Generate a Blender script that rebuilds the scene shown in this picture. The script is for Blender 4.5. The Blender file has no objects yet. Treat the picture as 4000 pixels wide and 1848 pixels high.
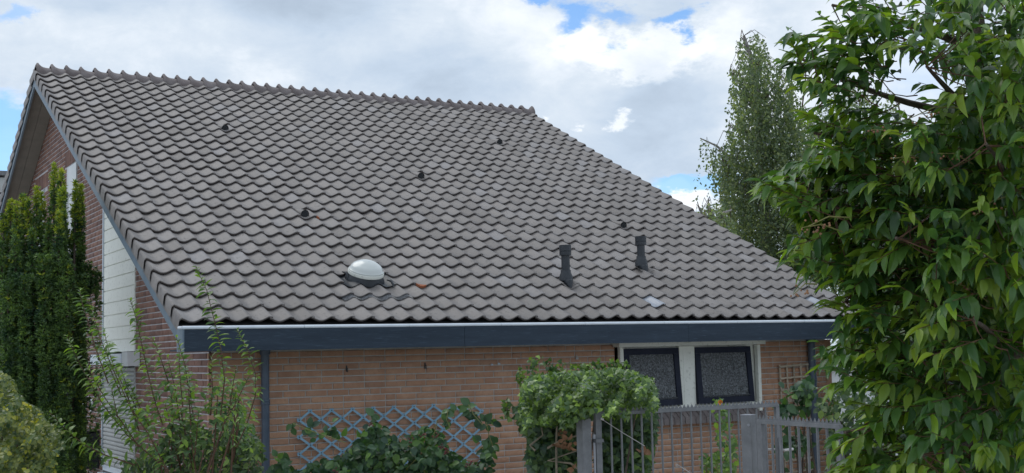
import bpy, math, random
import numpy as np
from mathutils import Matrix, Vector
R = math.radians
random.seed(7); rng = np.random.default_rng(11)
sc = bpy.context.scene

# ---------------------------------------------------------------- camera
CP = np.array([-3.0292, -11.0988, -0.3526])
YAW, PIT, ROL, FPX = 0.52125, 0.08970, -0.0225, 4967.9
FW = np.array([math.sin(YAW)*math.cos(PIT), math.cos(YAW)*math.cos(PIT), math.sin(PIT)])
_r = np.array([math.cos(YAW), -math.sin(YAW), 0.0]); _u = np.cross(_r, FW)
RT = _r*math.cos(ROL)+_u*math.sin(ROL); UP = -_r*math.sin(ROL)+_u*math.cos(ROL)
cam = bpy.data.cameras.new('camera'); camo = bpy.data.objects.new('camera', cam)
sc.collection.objects.link(camo); sc.camera = camo
m = Matrix.Identity(4)
for i in range(3):
    m[i][0], m[i][1], m[i][2], m[i][3] = RT[i], UP[i], -FW[i], CP[i]
camo.matrix_world = m
cam.sensor_width = 36; cam.lens = FPX/4000*36; cam.clip_start = 0.05; cam.clip_end = 3000

def ray(px, py): return FW+RT*(px-2000)/FPX-UP*(py-924)/FPX      # photo direction -> world direction
def at(px, py, d): return CP+ray(px, py)*d                        # a place seen there, d metres deep
def aty(px, py, y): d = ray(px, py); return CP+d*(y-CP[1])/d[1]
def aze(px, py):
    d = ray(px, py); d = d/np.linalg.norm(d)
    return math.degrees(math.atan2(d[0], d[1])), math.degrees(math.asin(d[2]))

# ---------------------------------------------------------------- world: Nishita sky behind a broken cloud deck
SUN_EL, SUN_AZ = R(60), R(-20)         # azimuth from +Y towards +X
w = bpy.data.worlds.new('World'); sc.world = w; w.use_nodes = True
nt = w.node_tree; nt.nodes.clear()
def N(t, **k):
    n = nt.nodes.new(t)
    for a, b in k.items(): setattr(n, a, b)
    return n
def Lk(a, b): nt.links.new(a, b)
def mth(op, a, b=None, clamp=False):
    n = N('ShaderNodeMath', operation=op); n.use_clamp = clamp
    for i, v in enumerate((a, b)):
        if v is None: continue
        if isinstance(v, (int, float)): n.inputs[i].default_value = v
        else: Lk(v, n.inputs[i])
    return n.outputs[0]
out = N('ShaderNodeOutputWorld'); mix = N('ShaderNodeMixShader')
sky = N('ShaderNodeTexSky', sky_type='NISHITA'); sky.sun_disc = False
sky.sun_elevation = SUN_EL; sky.sun_rotation = SUN_AZ; sky.altitude = 10; sky.air_density = 1.0; sky.dust_density = 0.1; sky.ozone_density = 2.5
bg1 = N('ShaderNodeBackground'); bg1.inputs[1].default_value = 0.105; tn_ = N('ShaderNodeMix'); tn_.data_type = 'RGBA'; tn_.blend_type = 'MULTIPLY'; tn_.inputs[0].default_value = 1; tn_.inputs[7].default_value = (.66, .84, 1.0, 1); Lk(sky.outputs[0], tn_.inputs[6]); Lk(tn_.outputs[2], bg1.inputs[0])
bg2 = N('ShaderNodeBackground'); bg2.inputs[1].default_value = 1.0
tc = N('ShaderNodeTexCoord'); D = tc.outputs['Generated']
sep = N('ShaderNodeSeparateXYZ'); Lk(D, sep.inputs[0])
az = mth('MULTIPLY', mth('ARCTAN2', sep.outputs[0], sep.outputs[1]), 57.29578)
el = mth('MULTIPLY', mth('ARCSINE', sep.outputs[2]), 57.29578)
cmb = N('ShaderNodeCombineXYZ'); Lk(az, cmb.inputs[0]); Lk(el, cmb.inputs[1])
def noise(scale, detail, rough, vec=D, off=0, dist=0.0):
    mp = N('ShaderNodeMapping'); mp.inputs['Scale'].default_value = (1, 1, 1.9); mp.inputs['Location'].default_value = (off, off*.7, off*.3)
    Lk(vec, mp.inputs[0])
    n = N('ShaderNodeTexNoise'); n.inputs['Scale'].default_value = scale; n.inputs['Detail'].default_value = detail
    n.inputs['Roughness'].default_value = rough; n.inputs['Distortion'].default_value = dist
    Lk(mp.outputs[0], n.inputs['Vector']); return n
nw = noise(13, 9, .62, off=3.1); nw2 = noise(5, 4, .5, off=8.3)
def vm(op, a, b):
    n = N('ShaderNodeVectorMath', operation=op)
    for i, v in enumerate((a, b)):
        if isinstance(v, tuple): n.inputs[i].default_value = v
        else: Lk(v, n.inputs[i])
    return n
wv = vm('MULTIPLY', vm('SUBTRACT', nw.outputs['Color'], (.5, .5, .5)).outputs[0], (7.0, 5.0, 0)).outputs[0]
wv2 = vm('MULTIPLY', vm('SUBTRACT', nw2.outputs['Color'], (.5, .5, .5)).outputs[0], (6.0, 4.0, 0)).outputs[0]
A = vm('ADD', vm('ADD', cmb.outputs[0], wv).outputs[0], wv2).outputs[0]     # billowed direction
A2 = vm('ADD', cmb.outputs[0], wv2).outputs[0]
def blob(px, py, rx, ry, lo, hi, amp, vec=None):
    a, e = aze(px, py)
    s = vm('SUBTRACT', vec or A, (a, e, 0)).outputs[0]
    s = vm('MULTIPLY', s, (1/(rx*.0112), 1/(ry*.0112), 0)).outputs[0]
    ln = N('ShaderNodeVectorMath', operation='LENGTH'); Lk(s, ln.inputs[0])
    mr = N('ShaderNodeMapRange', interpolation_type='SMOOTHSTEP')
    Lk(ln.outputs['Value'], mr.inputs[0])
    mr.inputs[1].default_value = lo; mr.inputs[2].default_value = hi
    mr.inputs[3].default_value = amp; mr.inputs[4].default_value = 0
    return mr.outputs[0]
def total(lst):
    s = lst[0]
    for v in lst[1:]: s = mth('ADD', s, v)
    return s
# blue openings
blue = total([blob(2060, 0, 190, 50, .3, 1.2, 1.0), blob(2240, 78, 120, 70, .3, 1.15, 1.0), blob(2400, 20, 140, 40, .2, 1.2, .8), blob(2640, 52, 95, 45, .3, 1.2, .95), blob(2480, -200, 500, 130, .6, 1.1, .8),
              blob(-30, 520, 130, 190, .6, 1.2, 1.0), blob(2760, 715, 190, 55, .6, 1.2, .9), blob(60, 40, 110, 40, .4, 1.2, .6),
              blob(3600, 250, 300, 160, .3, 1.3, .35)])
nb = noise(3.1, 7, .55, off=1.7)
far = mth('MULTIPLY', mth('SUBTRACT', nb.outputs[0], .60), 9, clamp=False)
inview = blob(2000, 500, 3200, 1700, .7, 1.0, 1.0, vec=cmb.outputs[0])
far = mth('MULTIPLY', mth('MAXIMUM', mth('MINIMUM', far, .85), 0), mth('SUBTRACT', 1.0, inview))
blue = mth('MINIMUM', mth('ADD', blue, far), .93)
# light and dark of the clouds
brt = total([blob(2000, 160, 420, 190, .1, 1.3, .30), blob(2480, 150, 420, 95, .55, 1.05, .36), blob(2860, 120, 260, 170, .2, 1.2, .30),
             blob(1050, 330, 420, 110, .1, 1.2, .22), blob(300, 150, 480, 170, .1, 1.2, .25), blob(30, 560, 120, 80, .4, 1.1, .5),
             blob(2310, 440, 70, 48, .35, 1.0, .55), blob(2090, 425, 34, 26, .3, 1.0, .35), blob(2640, 775, 260, 75, .6, 1.05, .60),
             blob(60, 400, 160, 110, .1, 1.2, .30), blob(2960, 350, 200, 280, .1, 1.2, .28), blob(3500, 280, 500, 300, .1, 1.3, .3),
             blob(1560, 90, 150, 60, .1, 1.2, .12)])
drk = total([blob(1180, 20, 450, 120, .2, 1.3, .40, vec=A2), blob(2560, 400, 330, 170, .2, 1.25, .24, vec=A2), blob(1700, 270, 430, 110, .2, 1.4, .20, vec=A2),
             blob(1500, 380, 1300, 130, .2, 1.3, .08, vec=A2), blob(2500, 620, 600, 120, .2, 1.2, .16, vec=A2)])
nd = noise(4.2, 8, .58, off=5.5); nf = noise(15, 9, .64, off=2.2, dist=.3)
b = mth('ADD', mth('MULTIPLY', mth('SUBTRACT', nd.outputs[0], .5), .75), mth('MULTIPLY', mth('SUBTRACT', nf.outputs[0], .5), .72))
b = mth('ADD', mth('ADD', b, .46), mth('SUBTRACT', brt, drk), clamp=True)
cr = N('ShaderNodeValToRGB'); Lk(b, cr.inputs[0])
e = cr.color_ramp.elements; e[0].position = 0; e[0].color = (.30, .365, .45, 1); e[1].position = 1; e[1].color = (.70, .725, .75, 1)
x = e.new(.3); x.color = (.38, .455, .55, 1); x = e.new(.58); x.color = (.48, .54, .61, 1); x = e.new(.8); x.color = (.60, .64, .69, 1)
Lk(cr.outputs[0], bg2.inputs[0])
Lk(mth('SUBTRACT', 1.0, blue), mix.inputs[0]); Lk(bg1.outputs[0], mix.inputs[1]); Lk(bg2.outputs[0], mix.inputs[2])
Lk(mix.outputs[0], out.inputs[0])

# ---------------------------------------------------------------- sun behind thin cloud
sd = bpy.data.lights.new('sun', 'SUN'); sd.energy = .65; sd.angle = R(40); sd.color = (1, .96, .9)
so = bpy.data.objects.new('sun', sd); sc.collection.objects.link(so)
sv = Vector((math.sin(SUN_AZ)*math.cos(SUN_EL), math.cos(SUN_AZ)*math.cos(SUN_EL), math.sin(SUN_EL)))
so.rotation_euler = sv.to_track_quat('Z', 'Y').to_euler()
vs = sc.view_settings; vs.view_transform = 'Standard'; vs.look = 'None'; vs.gamma = 1; vs.exposure = 0.62; vs.use_curve_mapping = False
sc.cycles.max_bounces = 6; sc.cycles.transparent_max_bounces = 8

# ---------------------------------------------------------------- materials
def mat(name, c1, c2=None, scale=8, rough=.7, bump=0, bscale=40, rnd=0, metal=0, c3=None, stretch=(1, 1, 1), spec=.5, detail=6, lo=.35, hi=.65,
        transl=0, tcol=None, coat=0, rough2=None, bdist=.01, rcol=None, hue=0):
    M = bpy.data.materials.new(name); M.use_nodes = True
    t = M.node_tree; t.nodes.clear(); nn = t.nodes.new; L = t.links.new
    o = nn('ShaderNodeOutputMaterial'); p = nn('ShaderNodeBsdfPrincipled')
    p.inputs['Roughness'].default_value = rough; p.inputs['Metallic'].default_value = metal
    p.inputs['Specular IOR Level'].default_value = spec; p.inputs['Coat Weight'].default_value = coat
    g = nn('ShaderNodeNewGeometry'); oi = nn('ShaderNodeObjectInfo')
    mp = nn('ShaderNodeMapping'); mp.inputs['Scale'].default_value = stretch; L(g.outputs['Position'], mp.inputs[0])
    n = nn('ShaderNodeTexNoise'); n.inputs['Scale'].default_value = scale; n.inputs['Detail'].default_value = detail; n.inputs['Roughness'].default_value = .6
    L(mp.outputs[0], n.inputs['Vector'])
    mr = nn('ShaderNodeMapRange'); mr.inputs[1].default_value = lo; mr.inputs[2].default_value = hi; L(n.outputs[0], mr.inputs[0])
    mx = nn('ShaderNodeMix'); mx.data_type = 'RGBA'; mx.inputs[6].default_value = (*c1, 1); mx.inputs[7].default_value = (*(c2 or c1), 1)
    L(mr.outputs[0], mx.inputs[0]); col = mx.outputs[2]
    a = nn('ShaderNodeMath'); a.operation = 'ADD'; L(g.outputs['Random Per Island'], a.inputs[0]); L(oi.outputs['Random'], a.inputs[1])
    fr = nn('ShaderNodeMath'); fr.operation = 'FRACT'; L(a.outputs[0], fr.inputs[0]); rv = fr.outputs[0]
    if c3:
        n3 = nn('ShaderNodeTexNoise'); n3.inputs['Scale'].default_value = scale*5; n3.inputs['Detail'].default_value = 4; L(mp.outputs[0], n3.inputs['Vector'])
        r3 = nn('ShaderNodeMapRange'); r3.inputs[1].default_value = .58; r3.inputs[2].default_value = .72; r3.inputs[4].default_value = .6; L(n3.outputs[0], r3.inputs[0])
        m3 = nn('ShaderNodeMix'); m3.data_type = 'RGBA'; m3.inputs[7].default_value = (*c3, 1)
        L(r3.outputs[0], m3.inputs[0]); L(col, m3.inputs[6]); col = m3.outputs[2]
    if rcol:
        cr = nn('ShaderNodeValToRGB'); cr.color_ramp.interpolation = 'LINEAR'
        els = cr.color_ramp.elements
        for i, (ps, c) in enumerate(rcol):
            q = els[i] if i < 2 else els.new(ps)
            q.position = ps; q.color = (*c, 1)
        L(rv, cr.inputs[0])
        m4 = nn('ShaderNodeMix'); m4.data_type = 'RGBA'; m4.blend_type = 'MULTIPLY'; m4.inputs[0].default_value = 1
        L(col, m4.inputs[6]); L(cr.outputs[0], m4.inputs[7]); col = m4.outputs[2]
    if rnd:
        hs = nn('ShaderNodeHueSaturation'); r5 = nn('ShaderNodeMapRange'); r5.inputs[3].default_value = 1-rnd; r5.inputs[4].default_value = 1+rnd
        L(rv, r5.inputs[0]); L(r5.outputs[0], hs.inputs['Value']); L(col, hs.inputs['Color']); col = hs.outputs[0]
    L(col, p.inputs['Base Color'])
    if rough2 is not None:
        r6 = nn('ShaderNodeMapRange'); r6.inputs[3].default_value = rough; r6.inputs[4].default_value = rough2; L(mr.outputs[0], r6.inputs[0]); L(r6.outputs[0], p.inputs['Roughness'])
    if bump:
        nb = nn('ShaderNodeTexNoise'); nb.inputs['Scale'].default_value = bscale; nb.inputs['Detail'].default_value = 5; L(mp.outputs[0], nb.inputs['Vector'])
        bp = nn('ShaderNodeBump'); bp.inputs['Strength'].default_value = bump; bp.inputs['Distance'].default_value = bdist
        L(nb.outputs[0], bp.inputs['Height']); L(bp.outputs[0], p.inputs['Normal'])
    sh = p.outputs[0]
    if transl:
        tr = nn('ShaderNodeBsdfTranslucent'); ms = nn('ShaderNodeMixShader'); ms.inputs[0].default_value = transl
        if tcol:
            m7 = nn('ShaderNodeMix'); m7.data_type = 'RGBA'; m7.blend_type = 'MULTIPLY'; m7.inputs[0].default_value = 1; m7.inputs[7].default_value = (*tcol, 1)
            L(col, m7.inputs[6]); L(m7.outputs[2], tr.inputs[0])
        else: L(col, tr.inputs[0])
        L(sh, ms.inputs[1]); L(tr.outputs[0], ms.inputs[2]); sh = ms.outputs[0]
    L(sh, o.inputs[0]); return M
MT = {}
MT['tile'] = mat('concrete_tile', (.172, .155, .147), (.262, .241, .229), 7, .50, .4, 60, rnd=.07, c3=(.10, .09, .085), rough2=.66, rcol=[(0, (.84, .82, .80)), (1, (1.08, 1.11, 1.16)), (.2, (.94, .93, .92)), (.86, (1.04, 1.02, 1.0)), (.95, (1.06, 1.07, 1.09))], stretch=(1, .55, .55), bdist=.004)
MT['tile_edge'] = mat('shade_tinted_tile_edge', (.085, .068, .062), (.135, .115, .108), 9, .85, .3, 80, rnd=.12)  # darker brown paints contact shade on tile rims and side laps
MT['ridge'] = mat('ridge_tile_concrete', (.155, .125, .12), (.22, .19, .185), 9, .75, .3, 60, rnd=.12)
MT['lead'] = mat('clear_glass_tile', (.36, .38, .42), (.30, .32, .36), 9, .35, 0, rnd=0, stretch=(6, 1, 1))
MT['brick'] = mat('brown_brick', (.44, .242, .150), (.52, .312, .205), 9, .85, .5, 90, c3=(.25, .14, .11), bdist=.004,
                  rcol=[(0, (.82, .82, .85)), (1, (1.08, 1.07, 1.05)), (.2, (.94, .92, .93)), (.7, (1.02, 1.0, .99))])
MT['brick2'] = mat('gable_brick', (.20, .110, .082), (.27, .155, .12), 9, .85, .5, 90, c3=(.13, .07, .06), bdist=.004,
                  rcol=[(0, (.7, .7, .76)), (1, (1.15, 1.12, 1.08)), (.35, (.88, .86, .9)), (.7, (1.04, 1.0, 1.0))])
MT['mortar'] = mat('grey_mortar', (.44, .41, .38), (.55, .52, .49), 14, .95, .4, 120)
MT['mortar2'] = mat('gable_mortar', (.48, .47, .49), (.60, .59, .61), 14, .95, .4, 120)
MT['fascia'] = mat('blue_painted_board', (.011, .025, .045), (.022, .040, .065), 2.2, .65, .5, 26, stretch=(.7, 6, 9), c3=(.055, .09, .13), bdist=.003)
MT['barge'] = mat('grey_blue_board', (.125, .175, .225), (.175, .225, .27), 5, .5, .2, 30)
MT['zinc'] = mat('pale_zinc_trim', (.68, .73, .79), (.76, .81, .86), 6, .35)
MT['pipe'] = mat('dark_blue_pipe', (.060, .085, .125), (.09, .12, .165), 7, .4, rnd=.0, c3=(.09, .11, .14))
MT['soffit'] = mat('taupe_board', (.20, .185, .16), (.24, .22, .19), 6, .7)
MT['gutter_in'] = mat('dark_gutter', (.03, .03, .035), (.05, .05, .05), 9, .8)
MT['cream'] = mat('cream_paint', (.80, .81, .74), (.85, .86, .79), 5, .45, .1, 30, c3=(.5, .5, .44))
MT['white'] = mat('white_paint', (.66, .69, .70), (.74, .76, .77), 5, .42)
MT['whiteblue'] = mat('white_metal', (.62, .70, .80), (.70, .77, .85), 5, .3)
MT['slat'] = mat('grey_shutter_slat', (.42, .43, .42), (.50, .51, .50), 7, .5)
MT['frame'] = mat('navy_window_frame', (.010, .014, .030), (.017, .022, .042), 6, .55, spec=.25)
MT['gate'] = mat('grey_galvanised_paint', (.14, .145, .155), (.195, .20, .21), 12, .5, .2, 60, c3=(.21, .22, .24), bdist=.003)
MT['gate_lt'] = mat('light_grey_metal', (.26, .27, .30), (.34, .35, .38), 12, .45)  # lighter grey for post caps, hinge pin and bolt
MT['steel'] = mat('bright_steel', (.5, .48, .47), (.6, .58, .56), 12, .35, metal=.4)
MT['trellis'] = mat('pale_blue_slat', (.22, .40, .54), (.29, .48, .62), 14, .6, .3, 60, rnd=.10)
MT['screw'] = mat('dark_screw', (.02, .02, .025), None, 5, .5)
MT['wood'] = mat('weathered_lattice', (.38, .32, .24), (.50, .43, .33), 18, .8, .4, 60, rnd=.15, stretch=(1, 1, 2))
MT['black'] = mat('black_plastic', (.018, .022, .028), (.035, .04, .048), 9, .45, .1, 40, c3=(.05, .055, .06))
MT['mesh'] = mat('silver_mesh_flashing', (.06, .065, .07), (.26, .27, .29), 60, .35, metal=.5)
MT['grille'] = mat('dark_grille', (.02, .022, .026), (.04, .045, .05), 70, .6)
MT['rust'] = mat('terracotta_patch', (.32, .10, .045), (.42, .15, .07), 20, .8)
MT['ground'] = mat('pale_paving', (.38, .365, .34), (.48, .46, .43), 3, .9, .4, 30)
MT['soil'] = mat('garden_soil', (.05, .035, .022), (.08, .058, .038), 4, .95, .6, 20)
MT['bark'] = mat('brown_bark', (.07, .05, .038), (.13, .10, .08), 20, .85, .6, 50)
MT['twig'] = mat('reddish_twig', (.085, .040, .024), (.14, .07, .04), 20, .6)
MT['gtwig'] = mat('green_twig', (.16, .17, .05), (.24, .22, .08), 20, .6)
MT['vine'] = mat('pale_vine_stem', (.20, .165, .12), (.30, .25, .18), 20, .8)
MT['birchbark'] = mat('birch_bark', (.42, .40, .37), (.12, .11, .10), 9, .8)
def leafmat(name, a, b_, ramp, rough=.35, tl=.28, tcol=(1.6, 1.9, .6), rnd=.15, sc_=3, spec=.5):
    return mat(name, a, b_, sc_, rough, 0, rnd=rnd, transl=tl, tcol=tcol, rcol=ramp, spec=spec)
MT['laurel'] = leafmat('laurel_leaf', (.058, .125, .034), (.105, .200, .046), [(0, (.55, .72, .95)), (1, (2.4, 1.9, .8)), (.45, (.85, .92, 1.0)), (.78, (1.35, 1.3, .9))], .36, .30, tcol=(2.0, 2.0, .6), sc_=2.5)
MT['laurel_young'] = leafmat('young_laurel_leaf', (.14, .235, .035), (.20, .29, .05), [(0, (.75, .85, .9)), (1, (1.35, 1.2, .8)), (.5, (1, 1, 1))], .40, .35, tcol=(1.7, 1.7, .6), sc_=2.5)
MT['birch'] = leafmat('birch_leaf', (.14, .18, .11), (.20, .245, .14), [(0, (.7, .8, .9)), (1, (1.5, 1.35, .9)), (.6, (1, 1, 1))], .5, .3, sc_=.6)
MT['yew'] = leafmat('yew_needle', (.026, .07, .03), (.16, .26, .065), [(0, (.6, .7, .9)), (1, (1.6, 1.5, .8)), (.7, (1, 1, 1))], .5, .12, sc_=5)
MT['yewtip'] = leafmat('yew_new_growth', (.26, .32, .04), (.36, .38, .05), [(0, (.6, .8, .9)), (1, (1.3, 1.2, .8))], .5, .2, sc_=5)
MT['gold'] = leafmat('variegated_leaf', (.055, .10, .035), (.22, .235, .055), [(0, (.5, .7, .8)), (1, (2.6, 2.0, .35)), (.5, (1, 1, 1)), (.88, (1.3, 1.2, .9))], .4, .2, sc_=6)
MT['shoot'] = leafmat('shoot_leaf', (.11, .18, .06), (.16, .24, .07), [(0, (.6, .75, 1)), (1, (1.7, 1.6, .7)), (.6, (1, 1, 1))], .38, .3, sc_=4)
MT['ivy'] = leafmat('ivy_leaf', (.085, .145, .040), (.16, .24, .065), [(0, (.5, .65, .9)), (1, (1.9, 1.8, 1.0)), (.6, (1, 1, 1))], .33, .18, sc_=4)
MT['ivydark'] = leafmat('shaded_ivy_leaf', (.045, .09, .038), (.09, .15, .055), [(0, (.5, .65, .9)), (1, (1.7, 1.6, 1.0)), (.6, (1, 1, 1))], .4, .12, sc_=4)  # darker copy of the ivy leaf, shade beneath the mound put into its colour
MT['bramble'] = leafmat('bramble_leaf', (.042, .092, .042), (.070, .135, .05), [(0, (.55, .7, .95)), (1, (2.0, 1.8, .8)), (.8, (1.15, 1.15, 1))], .42, .2, sc_=4)
MT['bushgreen'] = leafmat('bush_leaf', (.06, .10, .04), (.10, .15, .05), [(0, (.5, .65, .9)), (1, (1.6, 1.5, .9)), (.7, (1, 1, 1))], .45, .2, sc_=2)
MT['dead'] = mat('dead_leaf', (.24, .12, .06), (.33, .18, .10), 20, .8, rnd=.2)
MT['berry'] = mat('red_berry', (.16, .02, .025), (.09, .012, .02), 30, .35, rnd=.4)
MT['orange'] = mat('orange_petal', (.75, .16, .03), (.8, .25, .05), 30, .5)
MT['brown_berry'] = mat('brown_bud', (.22, .10, .055), (.30, .16, .08), 20, .5, rnd=.3)

# textured glass and opal dome
def special():
    M = bpy.data.materials.new('pebbled_glass'); M.use_nodes = True; t = M.node_tree; p = t.nodes['Principled BSDF']
    p.inputs['Roughness'].default_value = .15; p.inputs['Specular IOR Level'].default_value = 1.0
    v = t.nodes.new('ShaderNodeTexVoronoi'); v.inputs['Scale'].default_value = 85
    g = t.nodes.new('ShaderNodeNewGeometry'); t.links.new(g.outputs['Position'], v.inputs['Vector'])
    n = t.nodes.new('ShaderNodeTexNoise'); n.inputs['Scale'].default_value = 45; n.inputs['Detail'].default_value = 3; t.links.new(g.outputs['Position'], n.inputs['Vector'])
    a = t.nodes.new('ShaderNodeMath'); a.operation = 'ADD'; t.links.new(v.outputs['Distance'], a.inputs[0]); t.links.new(n.outputs[0], a.inputs[1])
    b = t.nodes.new('ShaderNodeBump'); b.inputs['Strength'].default_value = 1; b.inputs['Distance'].default_value = .03
    t.links.new(a.outputs[0], b.inputs['Height']); t.links.new(b.outputs[0], p.inputs['Normal'])
    n2 = t.nodes.new('ShaderNodeTexNoise'); n2.inputs['Scale'].default_value = 55; n2.inputs['Detail'].default_value = 2; t.links.new(g.outputs['Position'], n2.inputs['Vector'])
    r = t.nodes.new('ShaderNodeValToRGB'); r.color_ramp.elements[0].position = .38; r.color_ramp.elements[1].position = .68; r.color_ramp.elements[0].color = (.17, .18, .19, 1); r.color_ramp.elements[1].color = (.42, .45, .48, 1)
    t.links.new(n2.outputs[0], r.inputs[0]); t.links.new(r.outputs[0], p.inputs['Base Color'])
    MT['glass'] = M
    M = bpy.data.materials.new('opal_acrylic'); M.use_nodes = True; p = M.node_tree.nodes['Principled BSDF']
    p.inputs['Base Color'].default_value = (.60, .62, .59, 1); p.inputs['Roughness'].default_value = .22; p.inputs['Coat Weight'].default_value = .6
    p.inputs['Subsurface Weight'].default_value = .3; p.inputs['Subsurface Radius'].default_value = (.05, .05, .05)
    MT['opal'] = M
special()

# ---------------------------------------------------------------- helpers
COL = sc.collection
def loc(o): return Vector(o.get('_b', (0, 0, 0))) if o is not None else Vector((0, 0, 0))
BASE = {}
def base(o): return BASE.get(o.name, Vector((0, 0, 0))) if o is not None else Vector((0, 0, 0))
def thing(name, label, cat, b=(0, 0, 0), group=None):
    o = bpy.data.objects.new(name, None); COL.objects.link(o); o.location = b; o.empty_display_size = .1
    o['label'] = label; o['category'] = cat
    if group: o['group'] = group
    BASE[o.name] = Vector(b); return o
def tag(o, label=None, cat=None, group=None, kind=None):
    if label: o['label'] = label
    if cat: o['category'] = cat
    if group: o['group'] = group
    if kind: o['kind'] = kind
    return o
def sub(name, parent, b=None):
    o = bpy.data.objects.new(name, None); COL.objects.link(o); o.parent = parent; o.empty_display_size = .1
    bb = base(parent) if b is None else Vector(b)
    o.location = bb-base(parent); BASE[o.name] = bb; return o
class MB:
    def __init__(s): s.v = []; s.f = []; s.mi = []
    def add(s, vs_, fs, mi=0):
        o = len(s.v); s.v += [tuple(map(float, q)) for q in vs_]; s.f += [tuple(i+o for i in f) for f in fs]; s.mi += [mi]*len(fs); return s
    def box(s, a, b, mi=0):
        x0, y0, z0 = a; x1, y1, z1 = b
        return s.add([(x0, y0, z0), (x1, y0, z0), (x1, y1, z0), (x0, y1, z0), (x0, y0, z1), (x1, y0, z1), (x1, y1, z1), (x0, y1, z1)],
                     [(0, 3, 2, 1), (4, 5, 6, 7), (0, 1, 5, 4), (1, 2, 6, 5), (2, 3, 7, 6), (3, 0, 4, 7)], mi)
    def bar(s, p, q, wd, th, up=(0, 0, 1), mi=0):
        p = np.array(p, float); q = np.array(q, float); d = q-p; d /= np.linalg.norm(d)
        a = np.cross(d, up); a /= np.linalg.norm(a); c = np.cross(a, d); a = a*wd/2; c = c*th/2
        return s.add([p-a-c, p+a-c, p+a+c, p-a+c, q-a-c, q+a-c, q+a+c, q-a+c],
                     [(0, 3, 2, 1), (4, 5, 6, 7), (0, 1, 5, 4), (1, 2, 6, 5), (2, 3, 7, 6), (3, 0, 4, 7)], mi)
    def tube(s, pts, rad, n=8, mi=0, cap=True):
        pts = [np.array(p, float) for p in pts]
        if isinstance(rad, (int, float)): rad = [rad]*len(pts)
        o = len(s.v); ref = np.array([.31, .2, .93])
        for i, p in enumerate(pts):
            d = pts[min(i+1, len(pts)-1)]-pts[max(i-1, 0)]; d = d/(np.linalg.norm(d)+1e-9)
            if abs(d@ref) > .97: ref = np.array([.9, .3, .1])
            a = np.cross(d, ref); a /= np.linalg.norm(a); c = np.cross(d, a)
            for k in range(n):
                t = 2*math.pi*k/n; s.v.append(tuple(p+rad[i]*(a*math.cos(t)+c*math.sin(t))))
        for i in range(len(pts)-1):
            for k in range(n):
                s.f.append((o+i*n+k, o+i*n+(k+1) % n, o+(i+1)*n+(k+1) % n, o+(i+1)*n+k)); s.mi.append(mi)
        if cap:
            s.f.append(tuple(o+k for k in range(n))[::-1]); s.mi.append(mi)
            s.f.append(tuple(o+(len(pts)-1)*n+k for k in range(n))); s.mi.append(mi)
        return s
    def lathe(s, c, axis, prof, n=24, mi=0, sx=1.0):
        c = np.array(c, float); ax = np.array(axis, float); ax /= np.linalg.norm(ax)
        a = np.cross(ax, (0, 1, 0) if abs(ax[1]) < .9 else (1, 0, 0)); a /= np.linalg.norm(a); b_ = np.cross(ax, a); o = len(s.v)
        for r_, h in prof:
            for k in range(n):
                t = 2*math.pi*k/n; s.v.append(tuple(c+ax*h+r_*(a*math.cos(t)*sx+b_*math.sin(t))))
        for i in range(len(prof)-1):
            for k in range(n):
                s.f.append((o+i*n+k, o+i*n+(k+1) % n, o+(i+1)*n+(k+1) % n, o+(i+1)*n+k)); s.mi.append(mi)
        return s
    def mesh(s, name, mats, smooth=False):
        me = bpy.data.meshes.new(name); me.from_pydata(s.v, [], s.f)
        for m_ in (mats if isinstance(mats, (list, tuple)) else [mats]): me.materials.append(MT[m_])
        me.polygons.foreach_set('material_index', s.mi)
        if smooth:
            me.polygons.foreach_set('use_smooth', [True]*len(s.f))
            try: me.set_sharp_from_angle(angle=R(38))
            except Exception: pass
        me.update(); return me
    def build(s, name, mats, parent=None, smooth=False, kind=None, label=None):
        o = inst(name, s.mesh(name, mats, smooth), parent)
        if kind: o['kind'] = kind
        if label: o['label'] = label
        return o
def inst(name, me, parent=None, mtx=None):
    o = bpy.data.objects.new(name, me); COL.objects.link(o)
    pb = base(parent) if parent is not None else Vector((0, 0, 0))
    if mtx is None: o.location = -pb; BASE[o.name] = Vector((0, 0, 0))
    else:
        o.matrix_basis = Matrix.Translation(-pb) @ mtx
    if parent is not None: o.parent = parent
    return o
def join_np(name, basev, basef, mats4, matname, parent=None, kind='stuff', mi=None):
    """many copies of small meshes merged with numpy. basev: list of variants; mats4: list of (variant, 4x4)"""
    V = []; F = []; off = 0; Ls = []
    by = {}
    for vi, M4 in mats4: by.setdefault(vi, []).append(M4)
    for vi, ms in by.items():
        A4 = np.array(ms); bv = np.array(basev[vi]); h = np.concatenate([bv, np.ones((len(bv), 1))], 1)
        vv = np.einsum('nij,kj->nki', A4[:, :3, :], h).reshape(-1, 3)
        f = basef[vi]; ln = np.array([len(q) for q in f]); fl = np.concatenate([np.array(q) for q in f])
        F.append((fl[None, :]+np.arange(len(ms))[:, None]*len(bv)).ravel()+off); Ls.append(np.tile(ln, len(ms)))
        V.append(vv); off += len(vv)
    V = np.concatenate(V); F = np.concatenate(F).astype(np.int32); Ls = np.concatenate(Ls).astype(np.int32)
    me = bpy.data.meshes.new(name); me.vertices.add(len(V)); me.vertices.foreach_set('co', V.astype(np.float32).ravel())
    me.loops.add(len(F)); me.loops.foreach_set('vertex_index', F)
    me.polygons.add(len(Ls)); me.polygons.foreach_set('loop_start', np.concatenate([[0], np.cumsum(Ls)[:-1]]).astype(np.int32))
    me.polygons.foreach_set('loop_total', Ls)
    for q in (matname if isinstance(matname, (list, tuple)) else [matname]): me.materials.append(MT[q])
    if mi is not None: me.polygons.foreach_set('material_index', np.array(mi, dtype=np.int32))
    me.update(calc_edges=True)
    o = inst(name, me, parent)
    if kind: o['kind'] = kind
    return o
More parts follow.
